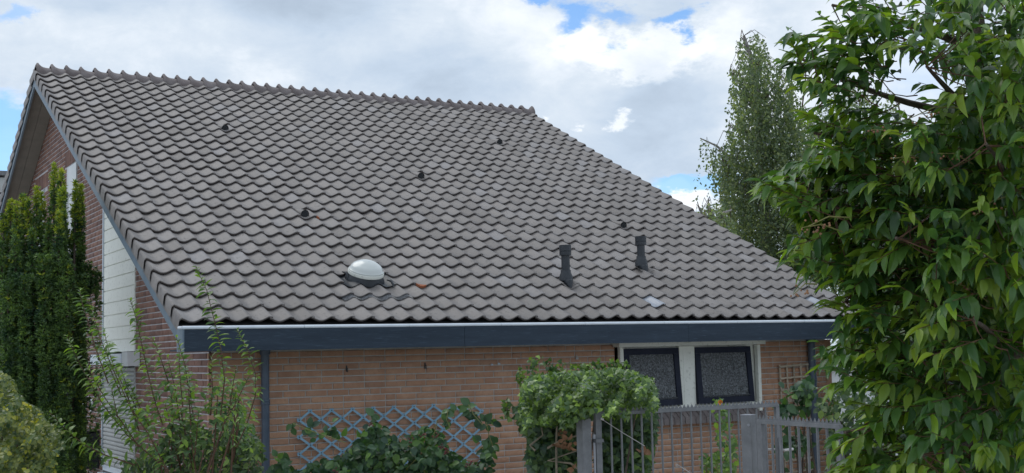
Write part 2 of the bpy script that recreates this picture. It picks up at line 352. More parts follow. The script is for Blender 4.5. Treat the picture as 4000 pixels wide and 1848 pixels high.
def frame(p, d, up, s):
    """4x4: local y along d, z near up"""
    d = np.array(d, float); d /= np.linalg.norm(d)+1e-9
    x_ = np.cross(d, up); n_ = np.linalg.norm(x_)
    if n_ < 1e-4: x_ = np.cross(d, (1, .1, 0)); n_ = np.linalg.norm(x_)
    x_ /= n_; z_ = np.cross(x_, d)
    M4 = np.eye(4); M4[:3, 0] = x_*s; M4[:3, 1] = d*s; M4[:3, 2] = z_*s; M4[:3, 3] = p; return M4
def leafshape(wd, curve, fold, stations, tip=1.0, wave=0.0, ph=0):
    v = []; f = []; n = len(stations)
    for i, (t, wv_) in enumerate(stations):
        z = -curve*t*t; y = t*(1-.25*curve*t)
        hw = wd*wv_/2; wz = wave*math.sin(ph+t*9)
        v += [(-hw, y, z+fold*hw+wz), (0, y, z), (hw, y, z+fold*hw-wz)]
    for i in range(n-1):
        a = i*3; v_ = a+3
        f += [(a, a+1, v_+1, v_), (a+1, a+2, v_+2, v_+1)]
    return v, f
LAUREL = [leafshape(.345, c, fo, [(0, .06), (.12, .55), (.3, .95), (.5, 1), (.72, .72), (.88, .3), (1, .03)], wave=.012, ph=p_)
          for c, fo, p_ in ((.22, .40, 0), (.38, .5, 1), (.12, .35, 2), (.55, .45, 3), (.30, .75, 4))]
SHOOT = [leafshape(.46, c, .35, [(0, .05), (.25, .8), (.5, 1), (.8, .55), (1, .03)]) for c in (.2, .5, .35)]
OVAL = [leafshape(.72, c, .3, [(0, .25), (.2, .85), (.45, 1), (.75, .68), (1, .05)], wave=.03, ph=c*9) for c in (.2, .4, .1)]
IVY = [([(0, 0, 0), (-.42, -.08, .05), (-.46, .25, .0), (-.25, .55, .02), (0, 1, -.08), (.25, .55, .0), (.46, .25, .03), (.42, -.08, .02), (0, .35, .07)],
        [(0, 8, 2, 1), (8, 4, 3, 2), (8, 6, 5, 4), (0, 7, 6, 8)])]
TINY = [([(0, 0, 0), (-.35, .4, .08), (0, 1, -.1), (.35, .4, .08)], [(0, 3, 2, 1)]), ([(0, 0, 0), (-.3, .5, -.1), (0, 1, .1), (.38, .35, .05)], [(0, 3, 2, 1)])]
def tuft(n, spread, wd, seed):
    r_ = random.Random(seed); v = []; f = []
    for i in range(n):
        a = 2*math.pi*(i+r_.random()*.6)/n; t = spread*(.4+.6*r_.random()); d = np.array([math.sin(t)*math.cos(a), math.cos(t), math.sin(t)*math.sin(a)])
        s_ = np.cross(d, (r_.random()-.5, r_.random()-.5, r_.random()-.5)); s_ /= np.linalg.norm(s_); l = .6+.4*r_.random(); o = len(v)
        v += [tuple(s_*wd*.3), tuple(d*l*.5+s_*wd), tuple(d*l), tuple(d*l*.5-s_*wd)]; f.append((o, o+1, o+2, o+3))
    return v, f
TUFT = [tuft(8, 1.25, .13, i) for i in range(4)]
UPV = np.array([0, 0, 1.0])
def rvec(s=1.0): return rng.normal(size=3)*s
def inside(poly, x_, y_):
    c = False; n = len(poly); j = n-1
    for i in range(n):
        if (poly[i][1] > y_) != (poly[j][1] > y_) and x_ < (poly[j][0]-poly[i][0])*(y_-poly[i][1])/(poly[j][1]-poly[i][1])+poly[i][0]: c = not c
        j = i
    return c
def place_leaves(parent, shapes, items, matname, name='leaf', nparts=0, pool='leaf_cluster'):
    """items: (variant, 4x4). The nearest nparts in view become objects named leaf, the rest one stuff part."""
    if nparts:
        ds = []
        for q in items:
            p = q[1][:3, 3]-CP; z = p@FW; s_ = np.linalg.norm(q[1][:3, 1])/max(z, .1)
            px_ = 2000+FPX*(p@RT)/z; py_ = 924-FPX*(p@UP)/z
            ds.append(s_ if (0 < px_ < 4000 and 0 < py_ < 1848) else 0)
        order = np.argsort(ds)[::-1]; sel = set(order[:nparts].tolist())
        mes = []
        for bv, bf in shapes:
            mb = MB(); mb.add(bv, bf); me = mb.mesh(name, matname); mes.append(me)
        for i in sel: inst(name, mes[items[i][0]], parent, Matrix(items[i][1].tolist()))
        items = [q for i, q in enumerate(items) if i not in sel]
    return join_np(pool, [s_[0] for s_ in shapes], [s_[1] for s_ in shapes], items, matname, parent)

# ================================================================ SETTING
GZ = -2.4
g = MB(); g.add([(-900, -900, GZ), (900, -900, GZ), (900, 900, GZ), (-900, 900, GZ)], [(0, 1, 2, 3)])
tag(g.build('ground', 'ground'), kind='structure')
g = MB(); g.add([(-6, -.9, GZ+.004), (9, -.9, GZ+.004), (9, .38, GZ+.004), (-6, .38, GZ+.004)], [(0, 1, 2, 3)])
tag(g.build('garden_bed', 'soil'), kind='structure')

# ================================================================ HOUSE
AL = .4582; CA, SA = math.cos(AL), math.sin(AL); TW, TG = .2, .2792; NR, NC = 31, 41
XW, XE = .35, 7.9; YF, YA = .4, 7.76; ZA = NR*TG*SA
YB = 15.2
house = thing('house', 'brown brick house with long grey pantile roof and dark blue fascia', 'house', (4, 7, GZ))
def slope(x, s, n): return (x, s*CA-n*SA, s*SA+n*CA)

# ---- roof tiles
roof = sub('roof', house, (0, 0, 0))
TS = [0, .05, .11, .18, .27, .38, .5, .62, .73, .82, .89, .95, 1.0, 1.06, 1.12, 1.15]
DP = .037
def prof(t):
    s_ = abs(math.sin(math.pi*t)); return -DP*(max(0, math.sqrt(s_*s_+.22)-.46904)/(math.sqrt(1.22)-.46904))
def tile_mesh(seed, kind='mid'):
    r_ = random.Random(seed); mb = MB()
    ts = list(TS); pts = [(t*TW, prof(t)+.009*t) for t in ts]
    if kind == 'left':
        pts = [(-.022, -.135), (-.022, -.02), (-.014, -.006), (0, .004)]+pts[1:]
    if kind == 'right':
        pts = [q for q in pts if q[0] < TW*1.03]+[(TW+.022, -.006), (TW+.03, -.02), (TW+.03, -.135)]
    if kind == 'half': pass
    n = len(pts); L = TG+.045; drop = -.031
    def row(y, dn, wob=0): return [(x_+0, y, z_+dn) for x_, z_ in pts]
    rows = [row(L, drop*L/TG), row(.012, -.0012), row(.003, -.0035), row(0, -.009), row(.004, -.024)]
    rows[0] = [(x_*.35 if x_ < 0 else (TW+(x_-TW)*.4 if kind == 'right' and x_ > TW*1.04 else x_), y, z_) for x_, y, z_ in rows[0]]
    V = sum(rows, [])
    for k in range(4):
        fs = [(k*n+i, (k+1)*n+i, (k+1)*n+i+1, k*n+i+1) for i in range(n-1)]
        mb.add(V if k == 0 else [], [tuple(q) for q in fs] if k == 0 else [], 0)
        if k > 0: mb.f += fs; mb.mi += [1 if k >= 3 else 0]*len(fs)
        if kind != 'right': mb.mi[-1] = 1  # last strip painted dark, shade of the gap beside the crest
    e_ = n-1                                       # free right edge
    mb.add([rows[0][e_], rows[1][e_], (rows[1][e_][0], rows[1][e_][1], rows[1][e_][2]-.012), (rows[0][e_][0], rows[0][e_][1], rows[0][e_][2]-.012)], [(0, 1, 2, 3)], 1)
    return mb
tiles_m = {k: tile_mesh(1, k) for k in ('left', 'mid', 'right')}
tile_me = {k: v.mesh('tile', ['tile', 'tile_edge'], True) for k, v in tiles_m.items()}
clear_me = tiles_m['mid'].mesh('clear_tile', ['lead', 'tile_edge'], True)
rotx = Matrix.Rotation(AL, 4, 'X')
skip = {(21, 9): 0}
CLEAR = {(26, 1), (38, 1)}
allt = []
DOME_TILES = {(10, 3), (9, 3), (11, 3)}
for r_ in range(NR):
    for c in range(NC):
        if (c, r_) in DOME_TILES: continue
        kind = 'left' if c == 0 else ('right' if c == NC-1 else 'mid')
        p = Vector(slope(c*TW, r_*TG+random.gauss(0, .0022)+.004*math.sin(c*.55+r_*.9), random.gauss(0, .0014)+.004*math.sin(c*.31+r_*.23)+.002*math.sin(c*.9)))
        M4 = Matrix.Translation(p) @ rotx @ Matrix.Rotation(random.gauss(0, .0035), 4, 'Z') @ Matrix.Rotation(random.gauss(0, .004), 4, 'X')
        allt.append(((np.array(p)-CP)@FW, kind, M4, (c, r_)))
allt.sort(key=lambda q: q[0])
cnt = 0; rest = []
for d, kind, M4, key in allt:
    if key in CLEAR:
        tag(inst('glass_tile', clear_me, roof, M4), label='pale translucent tile'); continue
    if cnt < 300: inst('tile', tile_me[kind], roof, M4); cnt += 1
    else: rest.append((['left', 'mid', 'right'].index(kind), np.array(M4)))
order_ = ['left', 'mid', 'right']
mis = []
for vi in dict.fromkeys(q[0] for q in rest):
    mis += list(tiles_m[order_[vi]].mi)*sum(1 for q in rest if q[0] == vi)
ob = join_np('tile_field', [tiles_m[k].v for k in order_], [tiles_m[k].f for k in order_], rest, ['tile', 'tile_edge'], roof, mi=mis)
ob.data.polygons.foreach_set('use_smooth', [True]*len(ob.data.polygons)); ob.data.set_sharp_from_angle(angle=R(38))
# underlay boards just beneath the tiles, front and back slope
mb = MB()
mb.add([slope(.0, .02, -.085), slope(8.2, .02, -.085), slope(8.2, NR*TG, -.085), slope(.0, NR*TG, -.085)], [(0, 1, 2, 3)])
def bslope(x, s, n): return (x, 2*YA-(s*CA-n*SA), s*SA+n*CA)
SB = NR*TG
mb.add([bslope(.0, .02, -.085), bslope(.0, SB, -.085), bslope(8.2, SB, -.085), bslope(8.2, .02, -.085)], [(0, 1, 2, 3)])
mb.build('roof_deck', 'gutter_in', roof)
# back slope tiles (edge seen at the left gable): verge column and a few more as one mesh
bt = []
flip = Matrix.Translation((8.2, 2*YA, 0)) @ Matrix.Rotation(math.pi, 4, 'Z')
for r_ in range(NR):
    for c in range(NC-8, NC):
        kind = 'right' if c == NC-1 else 'mid'
        p = Vector(slope(c*TW, r_*TG, 0)); bt.append((['left', 'mid', 'right'].index(kind), np.array(flip @ Matrix.Translation(p) @ rotx)))
mis = []
for vi in dict.fromkeys(q[0] for q in bt): mis += list(tiles_m[order_[vi]].mi)*sum(1 for q in bt if q[0] == vi)
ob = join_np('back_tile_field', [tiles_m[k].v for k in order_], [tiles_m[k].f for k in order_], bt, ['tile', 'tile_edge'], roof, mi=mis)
# ridge tiles
def ridge_mesh(end=None):
    mb = MB(); us = [0, .06, .13, .22, .34, .5, .68, .85, 1.0, 1.06]; an = [R(a) for a in (-118, -100, -80, -60, -40, -20, 0, 20, 40, 60, 80, 100, 118)]
    def pk(u):
        p_ = math.exp(-max(0, u-.10)/.20)*min(1, .45+u/.10*.55)
        if end == 'right': p_ = max(p_, math.exp(-((u-1.08)/.16)**2))
        return p_
    V = []; n = len(an)
    for u in us:
        for a in an:
            rr = .116+.010*math.exp(-((u-.1)/.2)**2); up = max(0, math.cos(a))
            V.append((u*TW*(1.12 if end == 'right' else 1), rr*1.15*math.sin(a), rr*math.cos(a)*.80+pk(u)*.070*up**2-.022*math.sin(math.pi*min(u, 1))*(1-up)+pk(u)*.02*(1-up)))
    F = [(i*n+k, i*n+k+1, (i+1)*n+k+1, (i+1)*n+k) for i in range(len(us)-1) for k in range(n-1)]
    mb.add(V, F)
    mb.add([(V[k][0], V[k][1], V[k][2]) for k in range(n)]+[(V[k][0]+.0, V[k][1]*.86, V[k][2]-.016) for k in range(n)], [(k+1, k, n+k, n+k+1) for k in range(n-1)], 0)
    if end: 
        q = [V[k] for k in range(n)] if end == 'left' else [V[(len(us)-1)*n+k] for k in range(n)]
        mb.add(q, [tuple(range(n))[::(1 if end == 'left' else -1)]])
    return mb.mesh('ridge_tile', 'ridge', True)
rm = {k: ridge_mesh(k) for k in (None, 'left', 'right')}
for k in range(41):
    M4 = Matrix.Translation((.012+k*TW, YA, ZA-.082+random.gauss(0, .0015))) @ Matrix.Rotation(random.gauss(0, .008), 4, 'Z') @ Matrix.Rotation(random.gauss(0, .008), 4, 'Y')
    inst('ridge_tile', rm['left' if k == 0 else 'right' if k == 40 else None], roof, M4)

# ---- roof ventilation tiles
def vent(c, r_):
    x_ = (c+.5)*TW; s_ = r_*TG
    o = sub('roof_vent', house, slope(x_, s_, -.02))
    ce = np.array(slope(x_, s_+.050, -.006)); ax = np.array([0, -1, -.18]); ax /= np.linalg.norm(ax)
    mb = MB(); up_ = np.cross((1, 0, 0), ax); n = 18; rd = .049
    back = np.array(slope(x_, s_+.27, -.035)); ring = []; V = []
    for k in range(n):
        t = 2*math.pi*k/n; V.append(ce+rd*(np.array([1, 0, 0])*math.cos(t)+up_*math.sin(t)))
    for k in range(n):
        t = 2*math.pi*k/n; V.append(ce-ax*.07+np.array([0, 0, -.004])+rd*(np.array([1, 0, 0])*math.cos(t)+up_*math.sin(t)))
    for k in range(n):
        t = 2*math.pi*k/n; V.append(back+rd*1.1*(np.array([1, 0, 0])*math.cos(t)+up_*math.sin(t)*.25))
    mb.add(V, [(j*n+k, j*n+(k+1) % n, (j+1)*n+(k+1) % n, (j+1)*n+k) for j in range(2) for k in range(n)]); mb.build('hood', 'tile', o, True)
    mb = MB(); V = [ce-ax*.012]; V += [ce-ax*.012+rd*.93*(np.array([1, 0, 0])*math.cos(2*math.pi*k/n)+up_*math.sin(2*math.pi*k/n)) for k in range(n)]
    mb.add(V, [(0, 1+k, 1+(k+1) % n) for k in range(n)])
    for k in range(7):
        a_ = 2*math.pi*k/6; q = ce-ax*.006+(0 if k == 6 else rd*.55)*(np.array([1, 0, 0])*math.cos(a_)+up_*math.sin(a_))
        mb.lathe(q, ax, [(.013, 0), (.0125, .006), (.006, .006), (.0055, -.002)], 8)
    mb.build('grille', 'grille', o, True)
for c, r_ in ((10, 22), (10, 10), (21, 16), (32, 23), (32, 10)): vent(c, r_)

# ---- two black vent pipes
def pipe(x_, s_, ztop, cap_l):
    o = sub('vent_pipe', house, slope(x_, s_, -.03)); b0 = np.array(slope(x_, s_+.10, -.02)); y_ = b0[1]+.02; z0 = b0[2]
    MB().lathe((x_, y_, 0), UPV, [(.047, z0), (.047, ztop-.05)], 24).build('pipe', 'black', o, True)
    MB().lathe((x_, y_, 0), UPV, [(.047, ztop-cap_l), (.066, ztop-cap_l), (.067, ztop-cap_l*.62), (.063, ztop-cap_l*.6), (.067, ztop-cap_l*.58), (.067, ztop), (.058, ztop), (.056, ztop-.02), (.0, ztop-.02)], 28).build('cap', 'black', o, True)
    zc = z0+.10
    MB().lathe((x_, y_, 0), UPV, [(.078, zc-.07), (.074, zc-.02), (.058, zc+.02), (.056, zc+.05), (.048, zc+.052)], 24).build('collar', 'black', o, True)
    mb = MB(); pts = [np.array(slope(x_, s_+.20, -.05)), np.array(slope(x_, s_+.13, .010)), np.array(slope(x_, s_+.07, .0)), np.array(slope(x_, s_+.015, -.045))]
    mb.tube(pts, [.03, .056, .050, .018], 18); mb.build('swivel_hood', 'black', o, True)
    mb = MB(); n = 14; V = []
    for j, (ds, dn) in enumerate(((.14, -.008), (0, .004), (-.004, -.008))):
        for i in range(n+1):
            t = i/n; V.append(slope(x_-TW*.5+t*TW, s_-.0+ds, prof(t)+dn))
    mb.add(V, [(j*(n+1)+i+1, j*(n+1)+i, (j+1)*(n+1)+i, (j+1)*(n+1)+i+1) for j in range(2) for i in range(n)]); mb.build('base_tile', 'tile', o, True)
pipe(4.5, 2.85*TG, .385+.42, .115); pipe(5.835, 4.55*TG, .60+.375, .105)

# ---- dome (light tunnel) with flashing
dm = sub('light_dome', house, slope(2.15, .95, 0))
nrm = np.array([0, -SA, CA]); dax = nrm*.88+np.array([0, 0, 1])*.12
dc = np.array(slope(2.13, 1.02, .035))
mb = MB().lathe(dc, dax, [(.178, 0), (.182, .012), (.180, .028), (.172, .034), (.164, .056), (.142, .080), (.134, .084), (.110, .101), (.070, .118), (.03, .126), (0, .127)], 40)
mb.build('dome', 'opal', dm, True)
MB().lathe(dc, dax, [(.184, -.018), (.187, .0), (.184, .016), (.176, .018)], 40).build('rim', 'cream', dm, True)
MB().lathe(dc, nrm, [(.205, -.085), (.198, -.055), (.182, -.03), (.172, .0), (.165, .01)], 36).build('skirt', 'black', dm, True)
mb = MB()
n = 36; V = []
for j, (ds, dn) in enumerate(((.36, -.030), (-.02, -.006))):
    for i in range(n+1):
        t = i/n*3; V.append(slope(1.8+t*TW, 3*TG+ds, prof(t % 1)+dn))
mb.add(V, [(i+1, i, n+1+i, n+2+i) for i in range(n)]); mb.build('apron', 'black', dm, True)
for xx, ss in ((1.93, 3.80*TG), (2.345, 3.05*TG)):
    mb = MB(); mb.tube([slope(xx-.02, ss+.05, .0), slope(xx, ss, .012), slope(xx+.01, ss-.05, -.01), slope(xx+.0, ss-.07, -.03)], [.007, .014, .013, .006], 8)
    mb.build('flashing_lug', 'black', dm, True)
# pleated metal flashing showing beneath the row below the dome
mb = MB(); n = 150; V = []
for j, (s_, dn) in enumerate(((2*TG+.01, -.012), (2*TG-.075, .004))):
    for i in range(n+1):
        t = 8.52+i/n*3.72; V.append(slope(t*TW, s_-(.012*math.sin(t*3.1) if j else 0), prof(t % 1)+dn-.012*(2*TG-s_)/.08+.004*(1 if i % 2 else -1)))
mb.add(V, [(i+1, i, n+1+i, n+2+i) for i in range(n)]); mb.build('pleated_flashing', 'mesh', house)
# terracotta repair patches at tile edges
for nm, (c, r_, a0, a1) in enumerate(((13, 3, .12, .72), (11, 10, .1, .30))):
    mb = MB(); V = []; n = 10
    for j, (y_, dn) in enumerate(((.035, .004), (-.006, .002), (-.006, -.022))):
        for i in range(n+1):
            t = a0+(a1-a0)*i/n; yy = y_ if j else y_*math.sin(math.pi*i/n)
            V.append(slope((c+t)*TW, r_*TG+yy, prof(t)+dn))
    mb.add(V, [(j*(n+1)+i+1, j*(n+1)+i, (j+1)*(n+1)+i, (j+1)*(n+1)+i+1) for j in range(2) for i in range(n)]); mb.build('mortar_patch', 'rust', roof)

# ---- fascia, gutter, trims
for xa, xb in ((-.012, 2.72), (2.723, 5.44), (5.443, 8.212)): MB().box((xa, -.118-.001*(xa > 2 and xa < 5), -.298), (xb, -.092, -.098)).build('fascia_board', 'fascia', house)
MB().box((-.028, -.118, -.298), (-.013, .07, -.098)).build('fascia_end', 'barge', house); MB().box((8.213, -.118, -.298), (8.228, .07, -.098)).build('fascia_end', 'barge', house)
MB().box((.0, -.088, -.25), (8.2, .05, -.13)).build('gutter', 'gutter_in', house)
MB().box((.0, -.09, -.290), (8.2, .395, -.275)).build('eaves_soffit', 'fascia', house)
joints = [-.03, 1.08, 2.13, 3.13, 4.12, 5.12, 6.12, 7.10, 8.23]
for a, b_ in zip(joints[:-1], joints[1:]):
    mb = MB(); mb.tube([(a+.002, -.108, -.090), (b_-.002, -.108, -.090)], .0165, 10); mb.build('gutter_rim', 'zinc', house, True)
mb = MB(); mb.tube([(-.022, -.108, -.090), (-.022, .02, -.086)], .0145, 10); mb.tube([(8.222, -.108, -.090), (8.222, .05, -.086)], .0145, 10); mb.build('gutter_end_rim', 'zinc', house, True)
# barge boards under the verge
for fn, nm in ((slope, 'front'), (bslope, 'back')):
    mb = MB(); smax = SB+.02 if nm == 'front' else SB
    V = [fn(-.004, -.02, -.11), fn(-.004, -.02, -.245), fn(-.004, SB+.0, -.245), fn(-.004, SB+.12, -.11), fn(.022, -.02, -.11), fn(.022, -.02, -.245), fn(.022, SB+.0, -.245), fn(.022, SB+.12, -.11)]
    V[2] = (V[2][0], YA, ZA-.245/CA); V[3] = (V[3][0], YA, ZA-.11/CA); V[6] = (V[6][0], YA, V[2][2]); V[7] = (V[7][0], YA, V[3][2])
    mb.add(V, [(0, 1, 2, 3), (4, 7, 6, 5), (0, 4, 5, 1), (1, 5, 6, 2), (0, 3, 7, 4)]); mb.build('barge_board', 'barge', house)
    for k, (xa, xb) in enumerate(((.024, .185), (.188, .348))):
        n0 = -.17 if k == 0 else -.175
        V = [fn(xa, .3, n0), fn(xb, .3, n0), (xb, YA, ZA+n0/CA), (xa, YA, ZA+n0/CA)]; V += [(q[0], q[1], q[2]+.015) for q in V]
        MB().add(V, [(0, 1, 2, 3), (4, 7, 6, 5), (0, 4, 5, 1), (1, 5, 6, 2), (3, 2, 6, 7), (0, 3, 7, 4)]).build('soffit_board', 'soffit', house)
    # right hand barge
    V = [(8.2, q[1], q[2]) for q in V[:0]]

# ---- walls of individual bricks
BRL, BRH, CH = .21, .0505, .0625
def brick_shape(L, H, dp, sd):
    q = random.Random(sd); j = lambda s_: q.uniform(-s_, s_)
    b_ = .004
    V = [(0, dp, 0), (L, dp, 0), (L, dp, H), (0, dp, H), (0, b_, 0), (L, b_, 0), (L, b_, H), (0, b_, H),
         (b_+j(.002), j(.0015), b_+j(.002)), (L-b_+j(.002), j(.0015), b_+j(.002)), (L-b_+j(.002), j(.0015), H-b_+j(.002)), (b_+j(.002), j(.0015), H-b_+j(.002))]
    F = [(8, 9, 10, 11), (4, 5, 9, 8), (5, 6, 10, 9), (6, 7, 11, 10), (7, 4, 8, 11), (0, 4, 7, 3), (1, 2, 6, 5), (3, 7, 6, 2), (0, 1, 5, 4)]
    return V, F
SH = [brick_shape(BRL, BRH, .03, i) for i in range(4)]+[brick_shape(.10, BRH, .03, 10+i) for i in range(2)]
WIN = (4.83, 6.84, -1.13, -.26)
def front_bricks():
    L = []
    z = -.30; row = 0
    while z > GZ:
        z -= CH; x_ = XW-(row % 2)*.11-(row % 4 == 2)*.055; 
        q = random.Random(row*7+1)
        while x_ < XE:
            hd = q.random() < .12; ln = .10 if hd else BRL
            a, b_ = x_, x_+ln
            if a < XW: a = XW
            if b_ > XE: b_ = XE
            if b_-a > .03:
                if not (z+BRH > WIN[2] and z < WIN[3] and b_ > WIN[0] and a < WIN[1]): L.append((a, b_-a, z, hd))
                else:
                    if a < WIN[0]-.03: L.append((a, WIN[0]-a-.002, z, hd))
                    if b_ > WIN[1]+.03: L.append((WIN[1]+.002, b_-WIN[1]-.002, z, hd))
            x_ += ln+.0105
        row += 1
    return L
GOPEN = [(3.19, 4.80, -1.75, 1.60), (6.46, 7.12, .75, 2.33), (8.95, 9.60, 1.0, 2.25), (5.78, 20, GZ, -.45)]
def gable_z(y): return min(y, 2*YA-y)*SA/CA-.20/CA
def gable_bricks():
    L = []; row = 0; z = GZ
    top = gable_z(YA)
    zs = []
    z = -.30
    while z > GZ: z -= CH
    while z < top:
        q = random.Random(row*13+5); y_ = YF+.012-(row % 2)*.11-(row % 4 == 1)*.055
        while y_ < 2*YA-YF:
            hd = q.random() < .12; ln = .10 if hd else BRL; a, b_ = max(y_, YF+.0), y_+ln
            segs = [(a, b_)]
            for (o0, o1, zz0, zz1) in GOPEN+[(6.2, 7.35, 2.33, 2.56), (8.7, 9.8, 2.25, 2.48)]:
                if z+BRH > zz0 and z < zz1:
                    ns = []
                    for s0, s1 in segs:
                        if s1 <= o0 or s0 >= o1: ns.append((s0, s1)); continue
                        if s0 < o0-.03: ns.append((s0, o0-.002))
                        if s1 > o1+.03: ns.append((o1+.002, s1))
                    segs = ns
            for s0, s1 in segs:
                if s1-s0 > .03 and z+BRH < min(gable_z(s0), gable_z(s1))+.16: L.append((s0, s1-s0, z, hd))
            y_ += ln+.0105
        z += CH; row += 1
    return L
def visible(p):
    d = np.array(p)-CP; zz = d@FW; return -50 < 2000+FPX*(d@RT)/zz < 4050 and -50 < 924-FPX*(d@UP)/zz < 1900
def build_wall(wall, bricks, gable, matn, quota):
    items = []
    for k, (a, ln, z, hd) in enumerate(bricks):
        vi = (4+k % 2) if hd else k % 4; sx = ln/(.10 if hd else BRL); pr = random.uniform(-.0015, .0025)
        if gable: M4 = np.array([[0, 1, 0, XW+pr], [-sx, 0, 0, a+ln], [0, 0, 1, z], [0, 0, 0, 1.]])
        else: M4 = np.array([[sx, 0, 0, a], [0, 1, 0, YF+pr], [0, 0, 1, z], [0, 0, 0, 1.]])
        p = M4[:3, 3]; d_ = (p-CP)@FW if visible(p) else 99
        items.append((d_, vi, M4))
    items.sort(key=lambda q: q[0])
    mes = [MB().add(*s_).mesh('brick', matn) for s_ in SH]
    for d_, vi, M4 in items[:quota]: inst('brick', mes[vi], wall, Matrix(M4.tolist()))
    join_np('brick_field', [s_[0] for s_ in SH], [s_[1] for s_ in SH], [(q[1], q[2]) for q in items[quota:]], matn, wall)
RC = .009
fw_ = sub('front_wall', house, (4, YF, GZ))
mb = MB()
for a, b_, z0, z1 in ((XW+.03, WIN[0], GZ, -.276), (WIN[1], XE-.005, GZ, -.276), (WIN[0], WIN[1], GZ, WIN[2])): mb.box((a, YF+RC, z0), (b_, YF+.25, z1))
mb.build('mortar', 'mortar', fw_); build_wall(fw_, front_bricks(), False, 'brick', 170)
gw = sub('gable_wall', house, (XW, 7, GZ))
ys = sorted({YF+RC, YA, 2*YA-YF}|{q for o in GOPEN for q in o[:2] if q < 15}|{YF+.5*i for i in range(1, 29)})
mb = MB()
for a, b_ in zip(ys[:-1], ys[1:]):
    mid = (a+b_)/2; segs = [(GZ, None)]
    op = sorted([(o[2], o[3]) for o in GOPEN if o[0] <= mid <= o[1]])
    lo_ = GZ; parts_ = []
    for z0, z1 in op:
        if z0 > lo_: parts_.append((lo_, z0, z0))
        lo_ = z1
    za, zb = gable_z(a)+.05, gable_z(b_)+.05
    for l0, h0, h1 in parts_: mb.add([(XW+RC, a, l0), (XW+RC, b_, l0), (XW+RC, b_, h1), (XW+RC, a, h0)], [(0, 3, 2, 1)])
    if min(za, zb) > lo_: mb.add([(XW+RC, a, lo_), (XW+RC, b_, lo_), (XW+RC, b_, zb), (XW+RC, a, za)], [(0, 3, 2, 1)])
    elif max(za, zb) > lo_: mb.add([(XW+RC, a, lo_), (XW+RC, b_, lo_), (XW+RC, b_ if zb > za else a, max(za, zb))], [(0, 2, 1)])
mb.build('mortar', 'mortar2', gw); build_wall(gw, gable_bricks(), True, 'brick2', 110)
# soldier courses over the two upper windows
mb = MB(); y_ = 6.2
def soldier(y0, y1, z0):
    y_ = y0
    while y_ < y1-.05:
        mb.box((XW-.001+random.uniform(-.002, .002), y_, z0+.006), (XW+.03, y_+.052, z0+.222)); y_ += .066
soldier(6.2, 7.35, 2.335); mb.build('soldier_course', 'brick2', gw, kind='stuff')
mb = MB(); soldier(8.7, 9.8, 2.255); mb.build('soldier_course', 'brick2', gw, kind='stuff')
# east and back walls, plain far sides
MB().box((XE-.004, YF+.02, GZ), (XE+.1, 2*YA-YF, -.3)).build('east_wall', 'brick', house)
mb = MB(); mb.add([(XE, YF, -.3), (XE, 2*YA-YF, -.3), (XE, YA, ZA-.25)], [(0, 1, 2)]); mb.build('east_gable', 'brick', house)
mb = MB().box((XW, 2*YA-YF, GZ), (XE, 2*YA-YF+.1, -.3)); mb.build('back_wall', 'brick', house)
mb = MB().box((XW+.45, 1.6, GZ+.01), (XW+.5, 2*YA-1.6, .55)); mb.build('inner_wall', 'gutter_in', house)

# ---- gable: panelled window bay, roller shutter, box
bay = sub('gable_window', house, (XW, 4, -1.7))
z = -.262; hh = .148
while z < 1.55:
    ytop = z+hh; mb = MB(); y0, y1 = 3.195, 4.755
    lim = (z+hh+.17)/ (SA/CA)                # board clipped by the roof slope
    ya = max(y0, min(y1, (z+.22)/(SA/CA))) if z > .2 else y0
    mb.box((XW-.006, ya, z), (XW+.02, y1, z+hh-.013)); mb.box((XW+.008, ya, z+hh-.0125), (XW+.02, y1, z+hh))
    mb.build('panel_board', 'cream', bay); z += hh
MB().box((XW-.02, 4.757, -1.62), (XW+.01, 4.785, 1.62)).build('side_trim', 'whiteblue', bay)
mb = MB().box((XW-.005, 3.17, -1.62), (XW+.01, 3.193, -.43)); mb.build('guide_rail', 'slat', bay)
bx = MB(); bx.box((.21, 3.235, -.405), (XW-.002, 4.86, -.285)); bx.build('shutter_box', 'whiteblue', bay)
bx = MB(); bx.box((.215, 2.96, -.425), (XW-.003, 3.233, -.27)); bx.build('shutter_box_end', 'white', bay)
z = -.44
k = 0
while z > -1.60:
    mb = MB(); pr_ = [(0, .004), (.010, -.006), (.030, -.008), (.046, .004)]
    V = [(XW+d_, y_, z-h_) for h_, d_ in pr_ for y_ in (3.195, 4.755)]
    mb.add(V, [(0, 1, 3, 2), (2, 3, 5, 4), (4, 5, 7, 6)]); mb.build('slat', 'slat', bay); z -= .048; k += 1
MB().box((XW-.01, 3.2, -1.66), (XW+.02, 4.75, -1.60)).build('bottom_rail', 'whiteblue', bay)
MB().box((XW-.05, 3.15, -1.73), (XW+.02, 4.84, -1.69)).build('sill', 'whiteblue', bay)
uw = sub('upper_window', house, (XW, 6.8, 1.5))
MB().box((XW-.012, 6.48, 1.93), (XW+.02, 7.04, 2.31)).build('panel', 'white', uw)
MB().box((XW-.012, 7.06, .80), (XW+.02, 7.12, 2.31)).build('frame', 'white', uw)
MB().box((XW-.012, 6.46, .80), (XW+.02, 6.478, 1.92)).build('frame', 'white', uw)
z = 1.88
while z > .82:
    MB().box((XW-.004, 6.50, z-.04), (XW+.012, 7.02, z)).build('slat', 'white', uw); z -= .046
MB().box((XW+.014, 6.48, .8), (XW+.03, 7.05, 1.92)).build('backing', 'slat', uw)
uw = sub('upper_window', house, (XW, 9.3, 1.5))
MB().box((XW-.012, 8.97, 1.02), (XW+.02, 9.58, 2.24)).build('panel', 'white', uw)
